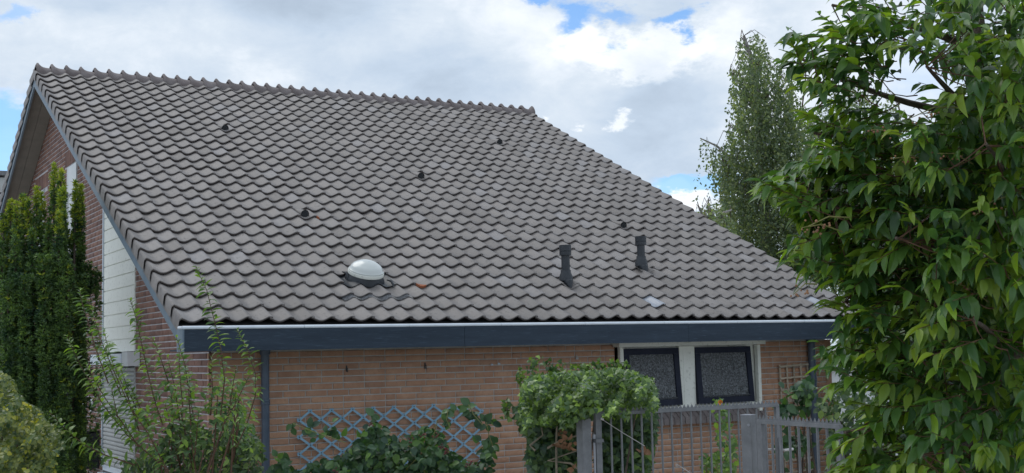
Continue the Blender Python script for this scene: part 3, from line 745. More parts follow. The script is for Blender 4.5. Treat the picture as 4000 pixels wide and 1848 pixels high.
# entrance recess: white post, dark door, plaque
MB().box((XW-.03, 5.79, GZ), (XW+.06, 5.84, -.45)).build('door_post', 'white', house)
en = sub('entrance_door', house, (XW+.4, 6.8, GZ))
MB().box((XW+.38, 5.9, GZ), (XW+.42, 7.8, -.45)).build('door_leaf', 'black', en)
for k in range(5): MB().box((XW+.365, 6.0+k*.3, -1.1), (XW+.378, 6.2+k*.3, -.7)).build('pane', 'glass', en)

# ---- front window with two tilted sashes
fwn = sub('front_window', house, (5.8, .36, -.7))
MB().box((4.80, .27, -.338), (6.852, .395, -.266)).build('header_box', 'cream', fwn)
MB().box((4.862, .345, -1.03), (4.906, .39, -.343)).build('guide_rail', 'cream', fwn)
MB().box((6.780, .335, -1.105), (6.824, .39, -.343)).build('guide_rail', 'cream', fwn)
MB().box((5.664, .352, -1.03), (5.878, .41, -.343)).build('mullion', 'cream', fwn)
MB().box((5.715, .349, -1.005), (5.825, .3515, -.375)).build('mullion_panel', 'cream', fwn)
MB().box((4.9, .362, -1.06), (6.775, .43, -1.005)).build('bottom_frame', 'cream', fwn)
MB().box((4.9, .41, -1.05), (6.79, .45, -.27)).build('inner_frame', 'cream', fwn)
for x0, x1 in ((4.912, 5.656), (5.884, 6.690)):
    sh = sub('sash', fwn, ((x0+x1)/2, .36, -.36)); H = .635; tl = .075; fr = .068
    ct, st = math.cos(tl), math.sin(tl)
    def P3(x_, h, d_): return (x_, .372-h*st+d_, -.358-h*ct)
    def piece(xa, xb, ha, hb, d0, d1):
        V = [P3(xa, ha, d0), P3(xb, ha, d0), P3(xb, hb, d0), P3(xa, hb, d0), P3(xa, ha, d1), P3(xb, ha, d1), P3(xb, hb, d1), P3(xa, hb, d1)]
        return V, [(0, 3, 2, 1), (4, 5, 6, 7), (0, 1, 5, 4), (1, 2, 6, 5), (2, 3, 7, 6), (3, 0, 4, 7)]
    mb = MB()
    for q in ((x0, x1, 0, fr), (x0, x1, H-fr, H), (x0, x0+fr, fr+.0005, H-fr-.0005), (x1-fr, x1, fr+.0005, H-fr-.0005)): mb.add(*piece(*q, -.02, .025))
    mb.build('sash_frame', 'frame', sh)
    mb = MB(); mb.add(*piece(x0+fr-.004, x1-fr+.004, H-fr-.02, H-fr-.008, -.026, -.021)); mb.build('glazing_bead', 'black', sh)
    mb = MB(); mb.add(*piece(x0+fr-.002, x1-fr+.002, fr-.002, H-fr+.002, .0, .006)); mb.build('pane', 'glass', sh)
# brick-on-edge sill
sl = sub('brick_sill', house, (5.8, .33, -1.15)); x_ = 4.80
sm = []
for i in range(3):
    j = lambda: random.uniform(-.0015, .0015)
    V = [(0, 0, -.062+j()), (.064, 0, -.062+j()), (.064, .13, .04), (0, .13, .04), (0+j(), .002, .008+j()), (.064, .002, .008+j()), (.064, .13, .112+j()), (0, .13, .112+j())]
    sm.append(MB().add(V, [(0, 3, 2, 1), (4, 5, 6, 7), (0, 1, 5, 4), (1, 2, 6, 5), (2, 3, 7, 6), (3, 0, 4, 7)]).mesh('sill_brick', 'sillb' if False else 'ridge'))
k = 0
while x_ < 6.84:
    inst('sill_brick', sm[k % 3], sl, Matrix.Translation((x_, .295, -1.143+random.uniform(-.002, .002)))); x_ += .0735; k += 1
MB().box((4.80, .31, -1.196), (6.865, YF+.01, -1.15)).build('mortar', 'mortar', sl)

# ---- downpipes
for x_, r0 in ((.867, .0375), (7.62, .045)):
    dp = sub('downpipe', house, (x_, .34, GZ)); zc = -.77
    MB().lathe((x_, .34, 0), UPV, [(r0, GZ), (r0, -.29)], 20).build('pipe', 'pipe', dp, True)
    MB().lathe((x_, .34, 0), UPV, [(r0+.001, zc-.03), (r0+.007, zc-.025), (r0+.007, zc-.005), (r0+.003, zc), (r0+.007, zc+.005), (r0+.006, zc+.02), (r0+.001, zc+.022)], 20).build('coupling', 'pipe', dp, True)
    MB().lathe((x_, .34, 0), UPV, [(r0+.001, -.34), (r0+.01, -.335), (r0+.012, -.30), (r0+.012, -.291)], 20).build('coupling', 'pipe', dp, True)

# ================================================================ small things on the walls
for (x_, z, lb, mt) in ((1.70, -.487, 'small black hook under the eaves, nearer the left downpipe', 'screw'), (2.539, -.480, 'small black hook under the eaves, further from the left downpipe', 'screw')):
    mb = MB(); mb.tube([(x_, YF, z), (x_, YF-.03, z+.005), (x_, YF-.034, z-.02), (x_, YF-.032, z-.034)], .004, 6); mb.box((x_-.007, YF-.004, z-.03), (x_+.007, YF-.0005, z+.03)); o = mb.build('wall_hook', mt); tag(o, lb, 'hook')
for (x_, z, lb) in ((3.297, -.489, 'round white eye bolt in brick wall, left of its pair'), (3.379, -.481, 'round white eye bolt in brick wall, right of its pair')):
    mb = MB(); mb.lathe((x_, YF-.001, z), (0, -1, 0), [(.011, 0), (.011, .008), (.004, .01), (.004, .025), (.008, .027), (.0, .03)], 12); tag(mb.build('wall_bolt', 'whiteblue', smooth=True), lb, 'bolt')
mb = MB(); mb.add([(4.315, YF-.002, -.455), (4.352, YF-.002, -.455), (4.335, YF-.002, -.405), (4.315, YF-.02, -.458), (4.352, YF-.02, -.458)], [(0, 2, 1), (0, 3, 2), (3, 4, 2), (4, 1, 2), (0, 1, 4, 3)])
tag(mb.build('wall_lamp_bracket', 'slat'), 'small triangular grey bracket on brick wall left of the window', 'bracket')
# house number plaque
pq = thing('number_plaque', 'white oval house number 9 on brick beside the entrance', 'sign', (XW, 5.42, -.9))
MB().lathe((XW-.002, 5.42, -.905), (-1, 0, 0), [(.088, 0), (.088, .012), (.08, .016), (0, .016)], 24).build('plate', 'white', pq, True)
cv = bpy.data.curves.new('digit', 'FONT'); cv.body = '9'; cv.size = .16; cv.extrude = .003; cv.align_x = 'CENTER'; cv.align_y = 'CENTER'; cv.materials.append(MT['screw'])
tmp = bpy.data.objects.new('digit_tmp', cv); COL.objects.link(tmp); dg = bpy.context.evaluated_depsgraph_get(); me = bpy.data.meshes.new_from_object(tmp.evaluated_get(dg)); bpy.data.objects.remove(tmp)
if not me.materials: me.materials.append(MT['screw'])
inst('digit', me, pq, Matrix.Translation((XW-.022, 5.42, -.905)) @ Matrix.Rotation(R(-90), 4, 'Z') @ Matrix.Rotation(R(90), 4, 'X'))
# black box beside the entrance
bxp = thing('wall_mailbox', 'tall black box with sloped top on brick wall by the shutter', 'mailbox', (XW-.08, 5.2, -1.65))
mb = MB(); V = [(.19, 4.98, -1.66), (XW-.002, 4.98, -1.66), (XW-.002, 5.55, -1.66), (.19, 5.55, -1.66), (.19, 4.98, -1.24), (XW-.002, 4.98, -1.22), (XW-.002, 5.55, -1.22), (.19, 5.55, -1.25)]
mb.add(V, [(0, 3, 2, 1), (4, 5, 6, 7), (0, 1, 5, 4), (1, 2, 6, 5), (2, 3, 7, 6), (3, 0, 4, 7)]); mb.build('body', 'black', bxp)
MB().box((.178, 4.96, -1.215), (XW-.002, 5.57, -1.205)).build('lid', 'black', bxp)

# ---- blue expanding trellis
tr = thing('blue_trellis', 'pale blue expanding diamond trellis hung on front brick wall above brambles', 'trellis', (2.1, .37, -1.2))
cx0, dx, dz, zt = 1.205, .2165, .158, -.877
cells = 9; rows_ = 4
def tn(i, j): return np.array([cx0+.1082+(i)*dx/2, .375, zt-j*dz/2])      # lattice nodes, i+j even
slat_i = 0
def bar2(p, q, y_):
    mb = MB(); d = (q-p)/np.linalg.norm(q-p); p = p-d*.022; q = q+d*.022; p = p.copy(); q = q.copy(); p[1] = y_; q[1] = y_
    mb.bar(p, q, .0055, .020, up=(d[2], 0, -d[0])); mb.build('slat', 'trellis', tr)
imin, imax, jmax = -1, 17, 8
nodes = []
for i0 in range(imin-jmax, imax+1):
    if i0 % 2: continue
    # down-right diagonal starting at (i0, 0)
    pts_ = [(i0+j, j) for j in range(0, jmax+1) if imin <= i0+j <= imax]
    if len(pts_) > 1: bar2(tn(*pts_[0]), tn(*pts_[-1]), .372)
for i0 in range(imin, imax+jmax+1):
    if i0 % 2: continue
    pts_ = [(i0-j, j) for j in range(0, jmax+1) if imin <= i0-j <= imax]
    if len(pts_) > 1: bar2(tn(*pts_[0]), tn(*pts_[-1]), .366)
mb = MB()
for j in range(jmax+1):
    for i in range(imin, imax+1):
        if (i+j) % 2 == 0:
            q = tn(i, j); mb.lathe((q[0], .3635, q[2]), (0, -1, 0), [(.006, 0), (.005, .004), (0, .004)], 6)
mb.build('rivets', 'screw', tr, kind='stuff')
# ---- weathered square lattice by the right downpipe
lt = thing('wooden_lattice', 'weathered brown square wooden lattice leaning beside the right downpipe', 'trellis', (7.36, .36, -1.8))
for k in range(5):
    x_ = 7.14+.108*k
    MB().bar((x_+.0, .372, -.585+.004*k), (x_+.03, .372, -2.3), .02, .01, up=(0, 1, 0)).build('upright', 'wood', lt)
for k in range(12):
    z = -.60-.137*k
    MB().bar((7.125+.003*k, .358, z-.008), (7.60, .358, z+.012), .01, .021, up=(0, 0, 1)).build('crossbar', 'wood', lt)

# ================================================================ GATES
def gate(p0, p1, name, label, ztop, nbars, teeth, wide_l=True):
    p0 = np.array([*p0, 0.]); p1 = np.array([*p1, 0.]); L = np.linalg.norm(p1-p0); d = (p1-p0)/L; nn_ = np.cross(d, UPV)
    G = thing(name, label, 'gate', ((p0+p1)/2+[0, 0, GZ+.08]).tolist())
    zb = GZ+.12; t = .026
    MB().bar(p0+[0, 0, ztop], p1+[0, 0, ztop], t, .024).build('top_rail', 'gate', G)
    MB().bar(p0+[0, 0, zb], p1+[0, 0, zb], t, .03).build('bottom_rail', 'gate', G)
    for q, wd in ((p0+d*.025, .05), (p1-d*.018, .036)):
        MB().bar(q+[0, 0, zb+.016], q+[0, 0, ztop-.0125], wd, t+.004, up=nn_).build('stile', 'gate', G)
    for k in range(nbars):
        q = p0+d*(.05+(L-.09)*(k+1)/(nbars+1)); MB().tube([q+[0, 0, zb+.016], q+[0, 0, ztop-.0125]], .0085, 8).build('bar', 'gate', G, True)
    mb = MB(); st = L/teeth
    for k in range(teeth):
        a = p0+d*st*k+[0, 0, ztop+.0125]; b_ = a+d*st; c = (a+b_)/2+[0, 0, .030]; o_ = nn_*.0015
        mb.add([a-o_, b_-o_, c-o_, a+o_, b_+o_, c+o_], [(0, 1, 2), (5, 4, 3), (0, 2, 5, 3), (1, 4, 5, 2)])
    mb.build('spike_strip', 'gate_lt' if False else 'gate', G, kind='stuff')
    return G, d, nn_, p0, p1
G1, d1, n1, a1, b1 = gate((2.255, -3.075), (3.985, -3.15), 'metal_gate', 'grey metal bar gate with spiked top rail in front of the ivy and window', -.838, 17, 48)
G2, d2, n2, a2, b2 = gate((2.405, -4.745), (2.359, -5.53), 'metal_gate', 'shorter grey metal gate with spiked top at right beside leafy tree', -.838, 7, 22)
# hinge and lock on gate 1
mb = MB(); mb.box((2.235, -3.12, -1.045), (2.30, -3.06, -1.02)); mb.build('hinge_plate', 'gate', G1)
mb = MB(); mb.lathe((2.232, -3.095, 0), UPV, [(.012, -1.018), (.012, -.985), (0, -.985)], 8); mb.lathe((2.232, -3.095, 0), UPV, [(.009, -1.9), (.009, -1.045)], 8); mb.build('hinge_pin', 'gate_lt', G1, True)
mb = MB(); mb.box((3.955, -3.175, -1.42), (3.995, -3.125, -1.10)); mb.build('lock_case', 'gate', G1)
mb = MB(); mb.tube([(3.975, -3.17, -1.195), (3.975, -3.215, -1.195), (4.06, -3.22, -1.19)], .0105, 8); mb.tube([(3.975, -3.13, -1.195), (3.975, -3.085, -1.195), (3.86, -3.08, -1.19)], .009, 8); mb.build('handle', 'steel', G1, True)
def post(x_, y_, wd, zt_, label, rot=0):
    P_ = thing('gate_post', label, 'post', (x_, y_, GZ)); a = np.array([x_, y_, 0.]); u_ = (math.cos(rot), math.sin(rot), 0)
    MB().bar(a+[0, 0, GZ], a+[0, 0, zt_-.003], wd, wd, up=u_).build('shaft', 'gate', P_)
    MB().bar(a+[0, 0, zt_-.0025], a+[0, 0, zt_+.002], wd+.003, wd+.003, up=u_).build('cap', 'gate_lt', P_)
    return P_
P1 = post(2.165, -3.06, .078, -.80, 'grey square gate post half covered by the ivy', .05)
P2 = post(2.395, -4.66, .070, -.797, 'grey square post where the two metal gates meet', .35)
mb = MB(); mb.lathe((2.372, -4.69, -.86), (-.6, -.8, 0), [(.009, .01), (.008, .02), (0, .02)], 8); mb.build('bolt', 'gate_lt', P2, True)
P3_ = post(2.50, -5.66, .088, -.803, 'grey square gate post rising among leaves of the right tree', .25)
# diagonal brace wire
mb = MB(); p = at(2350, 1637, 9.48); q = at(2518, 1742, 9.62); mb.tube([p, (p+q)/2-[0, 0, .004], q], .0025, 5); mb.tube([at(2347, 1635, 9.48), at(2358, 1640, 9.48)], .008, 6)
mb.build('brace_wire', 'steel', G1)
mb = MB(); pts = [at(2640, 1812, 9.7), at(2662, 1825, 9.7), at(2688, 1842, 9.72), at(2710, 1862, 9.75)]; mb.tube(pts, .003, 5)
for k in range(5):
    q = np.array(pts[0])+(np.array(pts[2])-pts[0])*k/4; mb.tube([q-rvec(.012), q+rvec(.012)], .0018, 4)
tag(mb.build('barbed_wire', 'steel'), 'short twist of barbed wire low behind the gate bars', 'wire')

# ================================================================ VEGETATION
def branch(mb, pts, r0, r1, n=6):
    pts = [np.array(p, float) for p in pts]; mb.tube(pts, list(np.linspace(r0, r1, len(pts))), n)

# ---- foreground laurel-like tree, right
CR = [(3270, -120), (3250, 20), (3160, 70), (3080, 130), (3060, 215), (3110, 285), (3140, 380), (3120, 430), (3190, 500), (3190, 560), (3130, 620), (3010, 680), (2950, 740), (2980, 800), (3060, 850), (3080, 900), (3030, 960),
      (3090, 1030), (3180, 1080), (3270, 1120), (3370, 1190), (3350, 1260), (3290, 1310), (3250, 1350), (3310, 1400), (3330, 1470), (3390, 1520), (3360, 1570), (3350, 1660), (3300, 1700), (3310, 1760), (3230, 1830), (3220, 1960), (4300, 1960), (4300, -120)]
HOLES = [(3440, 270, 120, 75), (3560, 190, 90, 45), (3600, 330, 60, 50), (3390, 130, 60, 35), (3330, 330, 60, 40), (3480, 400, 80, 30), (3560, 415, 60, 25), (3250, 60, 50, 40)]
tree = thing('broadleaf_tree', 'large glossy green broadleaf tree filling the right side foreground', 'tree', tuple(at(3950, 1848, 5.6)[:2])+(GZ,))
mb = MB(); tb = np.array([*at(3950, 1848, 5.7)[:2], GZ])
tk = [tb, at(3960, 1700, 5.7), at(3930, 1300, 5.65), at(3900, 950, 5.6), at(3850, 600, 5.6), at(3830, 250, 5.7), at(3800, -100, 5.8)]
branch(mb, tk, .085, .03, 10)
LIMBS = [((3925, 1250, 5.65), (3600, 1150, 5.3), (3300, 1180, 5.1)), ((3900, 950, 5.6), (3500, 850, 5.1), (3100, 780, 4.9)), ((3920, 1150, 5.6), (3700, 960, 5.0), (3500, 930, 4.6)),
         ((3860, 650, 5.6), (3450, 560, 5.2), (3180, 520, 5.2)), ((3840, 450, 5.8), (3500, 430, 5.6), (3130, 230, 5.3)), ((3830, 200, 5.7), (3550, 80, 5.4), (3250, 20, 5.3)),
         ((3930, 1350, 5.65), (3600, 1380, 5.2), (3280, 1370, 5.0)), ((3945, 1550, 5.7), (3650, 1600, 5.2), (3300, 1690, 4.9)), ((3930, 1400, 5.6), (3900, 1300, 4.9), (3800, 1250, 4.5)),
         ((3900, 900, 5.6), (3980, 700, 4.9), (3850, 560, 4.5)), ((3850, 500, 5.6), (3700, 350, 5.0), (3620, 260, 4.7)), ((3950, 1650, 5.6), (3800, 1750, 4.8), (3600, 1780, 4.5))]
lp = []
for a, b_, c in LIMBS:
    A_, B_, C_ = at(*a), at(*b_), at(*c); pts = [A_*(1-t)**2+2*B_*t*(1-t)+C_*t*t for t in np.linspace(0, 1, 8)]
    branch(mb, pts, .020, .006, 6); lp += [A_*(1-t)**2+2*B_*t*(1-t)+C_*t*t for t in np.linspace(.1, 1, 40)]
lp = np.array(lp)
mb.build('trunk', 'bark', tree, True)
tips = []; tries = 0
def hole(px_, py_):
    for hx, hy, ax_, ay_ in HOLES:
        if ((px_-hx)/ax_)**2+((py_-hy)/ay_)**2 < 1: return True
    return False
SPR = [(2925, 715), (2960, 745), (3000, 760), (3050, 960), (3080, 1000), (3140, 1060), (3200, 1330), (3230, 1370), (3210, 1440), (3260, 1420), (3240, 1720), (3200, 1820), (3260, 1840), (3060, 150), (3040, 230), (3090, 330), (3120, 640), (3180, 560), (3250, 1500), (3280, 1600), (3290, 1240), (3230, 1180)]
for a, b_ in SPR:
    for _ in range(3): tips.append((a+rng.normal()*28+30, b_+rng.normal()*22, 4.9+rng.uniform(-.15, .25)))
while len(tips) < 1380 and tries < 60000:
    tries += 1; px_, py_ = rng.uniform(2880, 4180), rng.uniform(-100, 1930)
    if not inside(CR, px_, py_): continue
    if hole(px_, py_) and rng.random() < .93: continue
    # leftmost fringe is thin, depth narrow there; thick inside
    deep = np.clip((px_-2950)/700, .1, 1)
    dd = 5.15+rng.uniform(-.75, .85)*deep
    if 3150 < px_ < 3750 and py_ < 480 and rng.random() < .45: continue
    tips.append((px_, py_, dd))
tw = MB(); items = []; young_items = []
ctr = at(3900, 800, 5.7)
for px_, py_, dd in tips:
    T = at(px_, py_, dd); i = np.argmin(((lp-T)**2).sum(1)*rng.uniform(.6, 1.6, len(lp))); Bp = lp[i]
    dv = T-Bp; dist = np.linalg.norm(dv)
    if dist > .38: Bp = T-dv/dist*.36+rvec(.02)
    outd = (T-ctr)-RT*(.9 if px_ < 3650 else .35)-FW*.25; outd[2] *= .12; outd /= np.linalg.norm(outd)+1e-6
    td = outd*1.0+rvec(.22)+UPV*rng.uniform(-.12, .22); td /= np.linalg.norm(td)
    L_ = rng.uniform(.16, .30); B2 = T-td*L_
    near = np.linalg.norm(B2-Bp) < .22; Bp = Bp if near else B2-td*rng.uniform(.03, .12)+UPV*rng.uniform(-.03, .01)
    mid = (Bp+B2)/2-UPV*.006
    tw.tube([Bp, mid, B2, T], [.0030, .0027, .0023, .0013], 4, cap=False)
    nl = rng.integers(7, 12); young = rng.random() < .34 and dd < 5.3
    side = np.cross(td, UPV); side /= np.linalg.norm(side)+1e-6; up2 = np.cross(side, td)
    for k in range(nl):
        f_ = (k+.5)/nl; q = B2+(T-B2)*f_; ang = k*2.4+rng.uniform(-.4, .4)
        rad = side*(1 if k % 2 else -1)*rng.uniform(.7, 1.1)+up2*rng.uniform(-.15, .35)
        hang = rng.random() < (.16 if px_ < 3500 else .42)
        d = td*(.55+.55*f_)+rad*(.75-.35*f_)+np.array([0, 0, (-.9 if hang else -.02)-.2*rng.random()])+rvec(.12)
        s_ = rng.uniform(.068, .122)*(.8 if f_ > .8 else 1)
        (young_items if (young and f_ > .35) else items).append((int(rng.integers(0, 5)), frame(q, d, UPV+rvec(.25), s_)))
tw.build('twigs', 'twig', tree, kind='stuff')
place_leaves(tree, LAUREL, items, 'laurel', 'leaf', 230, 'crown'); place_leaves(tree, LAUREL, young_items, 'laurel_young', 'leaf', 70, 'young_crown')
# pale flower stalks with little buds
mb = MB(); bb = MB()
for a in ((3155, 885, 3320, 850), (3560, 460, 3740, 420), (3400, 505, 3560, 560), (3650, 600, 3800, 640), (3800, 850, 3960, 760), (3130, 890, 3290, 905), (3700, 1100, 3860, 1180), (3480, 620, 3650, 640), (3900, 620, 3990, 560), (3100, 1150, 3190, 1110)):
    p = at(a[0], a[1], 4.6); q = at(a[2], a[3], 4.75); md = (p+q)/2+UPV*.02; mb.tube([q, md, p], [.003, .0025, .0015], 4, cap=False)
    for k in range(9):
        t = rng.uniform(.0, .6); c = p*(1-t)+q*t+rvec(.012); r_ = rng.uniform(.0035, .006); bb.lathe(c-[0, 0, r_], UPV, [(0, 0), (r_*.9, r_*.5), (r_, r_), (r_*.7, r_*1.7), (0, 2*r_)], 6)
mb.build('flower_stalks', 'gtwig', tree, kind='stuff'); bb.build('buds', 'brown_berry', tree, kind='stuff')

# ---- birches behind
def birch(name, label, trunk, outline_pts, limbs, depth, nstr, lmin, lmax, ls, group=None, seed=1):
    q = np.random.default_rng(seed)
    T = thing(name, label, 'tree', (*at(*trunk[0], depth)[:2], GZ), group)
    mb = MB(); pts = [np.array([*at(*trunk[0], depth)[:2], GZ])]+[at(a, b_, depth) for a, b_ in trunk]
    branch(mb, pts, .16, .03, 8); src = [p for p in pts[1:]]
    for lm in limbs:
        P_ = [at(a, b_, depth+dd) for (a, b_, dd) in lm]; branch(mb, P_, .05, .012, 5)
        for a, b_ in zip(P_[:-1], P_[1:]):
            for t in np.linspace(0, 1, 5): src.append(a*(1-t)+b_*t)
    src = np.array(src); it = []; st = MB(); n = 0; tr_ = 0
    xs = [a for a, b_ in outline_pts]; ys_ = [b_ for a, b_ in outline_pts]
    while n < nstr and tr_ < nstr*40:
        tr_ += 1; px_ = q.uniform(min(xs), max(xs)); py_ = q.uniform(min(ys_), max(ys_))
        if not inside(outline_pts, px_, py_): continue
        P0 = at(px_, py_, depth+q.uniform(-1.3, 1.3)); i = np.argmin(((src-P0)**2).sum(1)); dv = P0-src[i]
        if q.random() < .35: st.tube([src[i], src[i]+dv*.5+UPV*.15, P0], [.008, .006, .004], 3, cap=False)
        L_ = q.uniform(lmin, lmax); sway = np.array([q.normal()*.12-.05, 0, 0]); pp = P0.copy(); m_ = int(L_/(ls*.42)); 
        if True:
            for k in range(m_):
                f_ = k/m_; pp = P0+np.array([0, 0, -L_*f_])+sway*L_*f_*(1-f_*.3)+q.normal(size=3)*.028
                if not inside(outline_pts, *proj_(pp)) and q.random() < (.5 if f_ < .3 else .12): continue
                it.append((int(q.integers(0, 2)), frame(pp, q.normal(size=3)*.8+np.array([0, 0, -.7]), q.normal(size=3), ls*q.uniform(.7, 1.25))))
        n += 1
    mb.build('trunk', 'birchbark', T, True); st.build('branches', 'bark', T, kind='stuff')
    join_np('crown', [s_[0] for s_ in TINY], [s_[1] for s_ in TINY], it, 'birch', T); return T
def proj_(p): d = p-CP; z = d@FW; return 2000+FPX*(d@RT)/z, 924-FPX*(d@UP)/z
B1 = [(2885, 150), (2900, 120), (2960, 118), (3000, 150), (3015, 215), (3070, 260), (3120, 330), (3150, 420), (3200, 560), (3230, 800), (3230, 1100), (3060, 1100), (2890, 1010), (2860, 940), (2840, 860), (2830, 770), (2815, 690), (2780, 640), (2760, 580), (2725, 560), (2725, 530), (2790, 545), (2850, 590), (2860, 560), (2830, 520), (2835, 490), (2880, 500), (2875, 420), (2865, 360), (2890, 330), (2845, 300), (2840, 272), (2880, 262), (2890, 220), (2875, 170)]
birch('birch_tree', 'tall weeping birch behind the roof, its top leaning above the skyline', [(2990, 1050), (2985, 700), (2960, 400), (2940, 240), (2905, 140)], B1,
      [[(2985, 760, 0), (2880, 640, .3), (2800, 570, .5), (2735, 540, .6)], [(2975, 620, 0), (2920, 520, 0), (2850, 495, .2)], [(2960, 450, 0), (2900, 340, 0), (2850, 285, 0)], [(2985, 800, 0), (2900, 740, -.5), (2840, 700, -.5)],
       [(2970, 500, 0), (3030, 380, .5), (3070, 320, .6)], [(2985, 700, 0), (3100, 520, .5), (3160, 440, .6)], [(2985, 800, 0), (3050, 650, .5), (3090, 500, .6)], [(2985, 900, 0), (2900, 850, .5), (2850, 830, .6)], [(2945, 260, 0), (2915, 170, .2), (2895, 145, .2)]], 27, 1250, .45, 1.6, .072, 'weeping birches behind the house', 5)
B2 = [(3150, 420), (3250, 330), (3380, 290), (3480, 350), (3560, 480), (3600, 800), (3600, 1150), (3080, 1150), (3090, 700)]
birch('birch_tree', 'smaller weeping birch seen through gaps between the foreground leaves', [(3350, 1100), (3350, 700), (3360, 400)], B2,
      [[(3350, 800, 0), (3250, 600, .3), (3170, 500, .5)], [(3350, 700, 0), (3450, 500, 0), (3520, 450, .2)], [(3350, 900, 0), (3200, 800, 0), (3110, 780, 0)], [(3350, 850, 0), (3480, 750, 0), (3580, 720, 0)]], 30, 800, .4, 1.6, .075, 'weeping birches behind the house', 6)
B3 = [(2712, 850), (2725, 790), (2760, 775), (2800, 790), (2840, 800), (2870, 850), (2900, 960), (2760, 900)]
birch('small_tree', 'low loose tree just above the roof edge left of the weeping birch', [(2800, 960), (2790, 870), (2765, 800)], B3,
      [[(2790, 880, 0), (2740, 830, 0), (2725, 800, 0)], [(2790, 880, 0), (2830, 830, 0), (2860, 820, 0)]], 24, 120, .12, .5, .075, None, 8)

# ---- columnar yew, left
yw = thing('columnar_yew', 'dark green columnar yew with yellow tips before the left gable', 'shrub', (*at(180, 1700, 13.8)[:2], GZ))
mb = MB()
cols_ = [(13, 843, 34, 0), (42, 785, 30, .1), (66, 797, 26, -.1), (90, 768, 26, .1), (111, 785, 24, 0), (143, 738, 28, 0), (163, 755, 26, .15), (212, 646, 27, .15), (238, 671, 28, .1), (231, 831, 30, -.35), (241, 740, 26, -.2),
         (295, 712, 20, .2), (317, 730, 17, .25), (302, 800, 30, .2), (340, 1030, 22, .1), (363, 1052, 18, .15), (384, 1070, 13, .2), (260, 900, 34, .25), (190, 880, 30, -.2), (125, 900, 34, -.25), (60, 930, 36, -.25), (5, 950, 36, -.2), (172, 1000, 34, -.40), (95, 1080, 34, -.40), (30, 1100, 32, -.4), (262, 1020, 32, -.35), (310, 1080, 34, -.1), (-40, 900, 30, 0)]
it1 = []; it2 = []
for k, (cx_, ty, hw, dz_) in enumerate(cols_):
    dep = 13.9+dz_; step = 7; y_ = ty
    stems = [at(cx_, ty+30, dep), at(cx_*.9+15, 1600, 13.9), np.array([*at(cx_*.8+30, 1700, 13.9)[:2], GZ])]; 
    if cx_ < 300: mb.tube(stems, [.008, .025, .04], 5)
    ph = rng.uniform(0, 6)
    while y_ < 1860:
        g_ = min(1, .22+(y_-ty)/260) if y_ < 1000 else 1; wpx = hw*.74*g_*(1+.22*math.sin(y_*.021+ph*3))*(1+.18*math.sin(y_*.045+ph)+.12*math.sin(y_*.11+ph*2)); 
        if y_ > 1350: wpx *= max(.75, 1-(y_-1350)/1500)
        nk = 4+int(wpx/5)
        for _ in range(nk):
            a = rng.uniform(0, 2*math.pi); rr_ = math.sqrt(rng.uniform(.45, 1)); 
            if math.sin(a) > .75 and rng.random() < .6: continue
            ox = math.cos(a)*wpx*rr_; od = math.sin(a)*wpx/FPX*dep*rr_
            xx = cx_+ox+(0 if y_ < 1400 else 0)
            if xx > 335 and y_ > 1150 and rng.random() < .8: continue
            P_ = at(xx, y_+rng.uniform(-4, 4), dep+od); dirv = RT*math.cos(a)*.7+FW*math.sin(a)*.7+UPV*1.0+rvec(.35)
            tipz = (y_-ty) < 80+rng.uniform(-30, 45) and ty < 880
            (it2 if (tipz and rng.random() < .75) or rng.random() < (.13 if y_ < 950 else .03) else it1).append((int(rng.integers(0, 4)), frame(P_, dirv, rvec(), rng.uniform(.036, .064))))
        y_ += step
mb.build('stems', 'bark', yw)
join_np('foliage', [t[0] for t in TUFT], [t[1] for t in TUFT], it1, 'yew', yw); join_np('yellow_tips', [t[0] for t in TUFT], [t[1] for t in TUFT], it2, 'yewtip', yw)

# ---- golden variegated bush, bottom left
def bush(name, label, poly, dep, thick, n, shapes, mname, size, cat='shrub', up=.6, nparts=0, leafname='leaf', pool='foliage', fall=None, stems=10, seed=3, group=None, tw_m='bark', dens=None):
    q = np.random.default_rng(seed); xs = [a for a, b_ in poly]; ys_ = [b_ for a, b_ in poly]
    B_ = at((min(xs)+max(xs))/2, 1848, dep); T = thing(name, label, cat, (B_[0], B_[1], GZ), group); it = []; tr_ = 0; cx_ = sum(xs)/len(xs)
    P_all = []
    while len(it) < n and tr_ < n*30:
        tr_ += 1; px_ = q.uniform(min(xs), max(xs)); py_ = q.uniform(min(ys_), max(ys_))
        if not inside(poly, px_, py_): continue
        if dens is not None and q.random() > dens(px_, py_): continue
        # bulge towards the viewer in clumps
        cl = math.sin(px_*.031+seed)*math.sin(py_*.037+seed*2)+.6*math.sin(px_*.083+py_*.05)
        dd = dep+thick*(q.uniform(-.5, .5)-.28*cl)
        P_ = at(px_, py_, dd); d = RT*q.normal()*.6-FW*.35+UPV*q.normal()*.5+q.normal(size=3)*.3+np.array([0, 0, -.25])
        nrm_ = UPV*up-FW*.7+q.normal(size=3)*.45
        it.append((int(q.integers(0, len(shapes))), frame(P_, d, nrm_, size*q.uniform(.6, 1.3)))); P_all.append(P_)
    mb = MB(); gb = np.array([B_[0], B_[1], GZ])
    for k in range(stems):
        P_ = P_all[int(q.integers(0, len(P_all)))]; md = (gb+P_)/2+q.normal(size=3)*.08; md[2] = max(md[2], GZ+.3)
        mb.tube([gb+q.normal(size=3)*[.08, .05, 0], md, P_], [.018, .010, .004], 5)
    mb.build('stems', tw_m, T); place_leaves(T, shapes, it, mname, leafname, nparts, pool); return T
bush('golden_bush', 'yellow and green variegated bush at bottom left corner below the yew', [(-60, 1440), (10, 1455), (50, 1490), (70, 1540), (100, 1570), (150, 1590), (175, 1640), (230, 1680), (245, 1740), (215, 1790), (200, 1880), (-60, 1880)], 8.6, 1.0, 5200, OVAL, 'gold', .033, up=.9, seed=4)
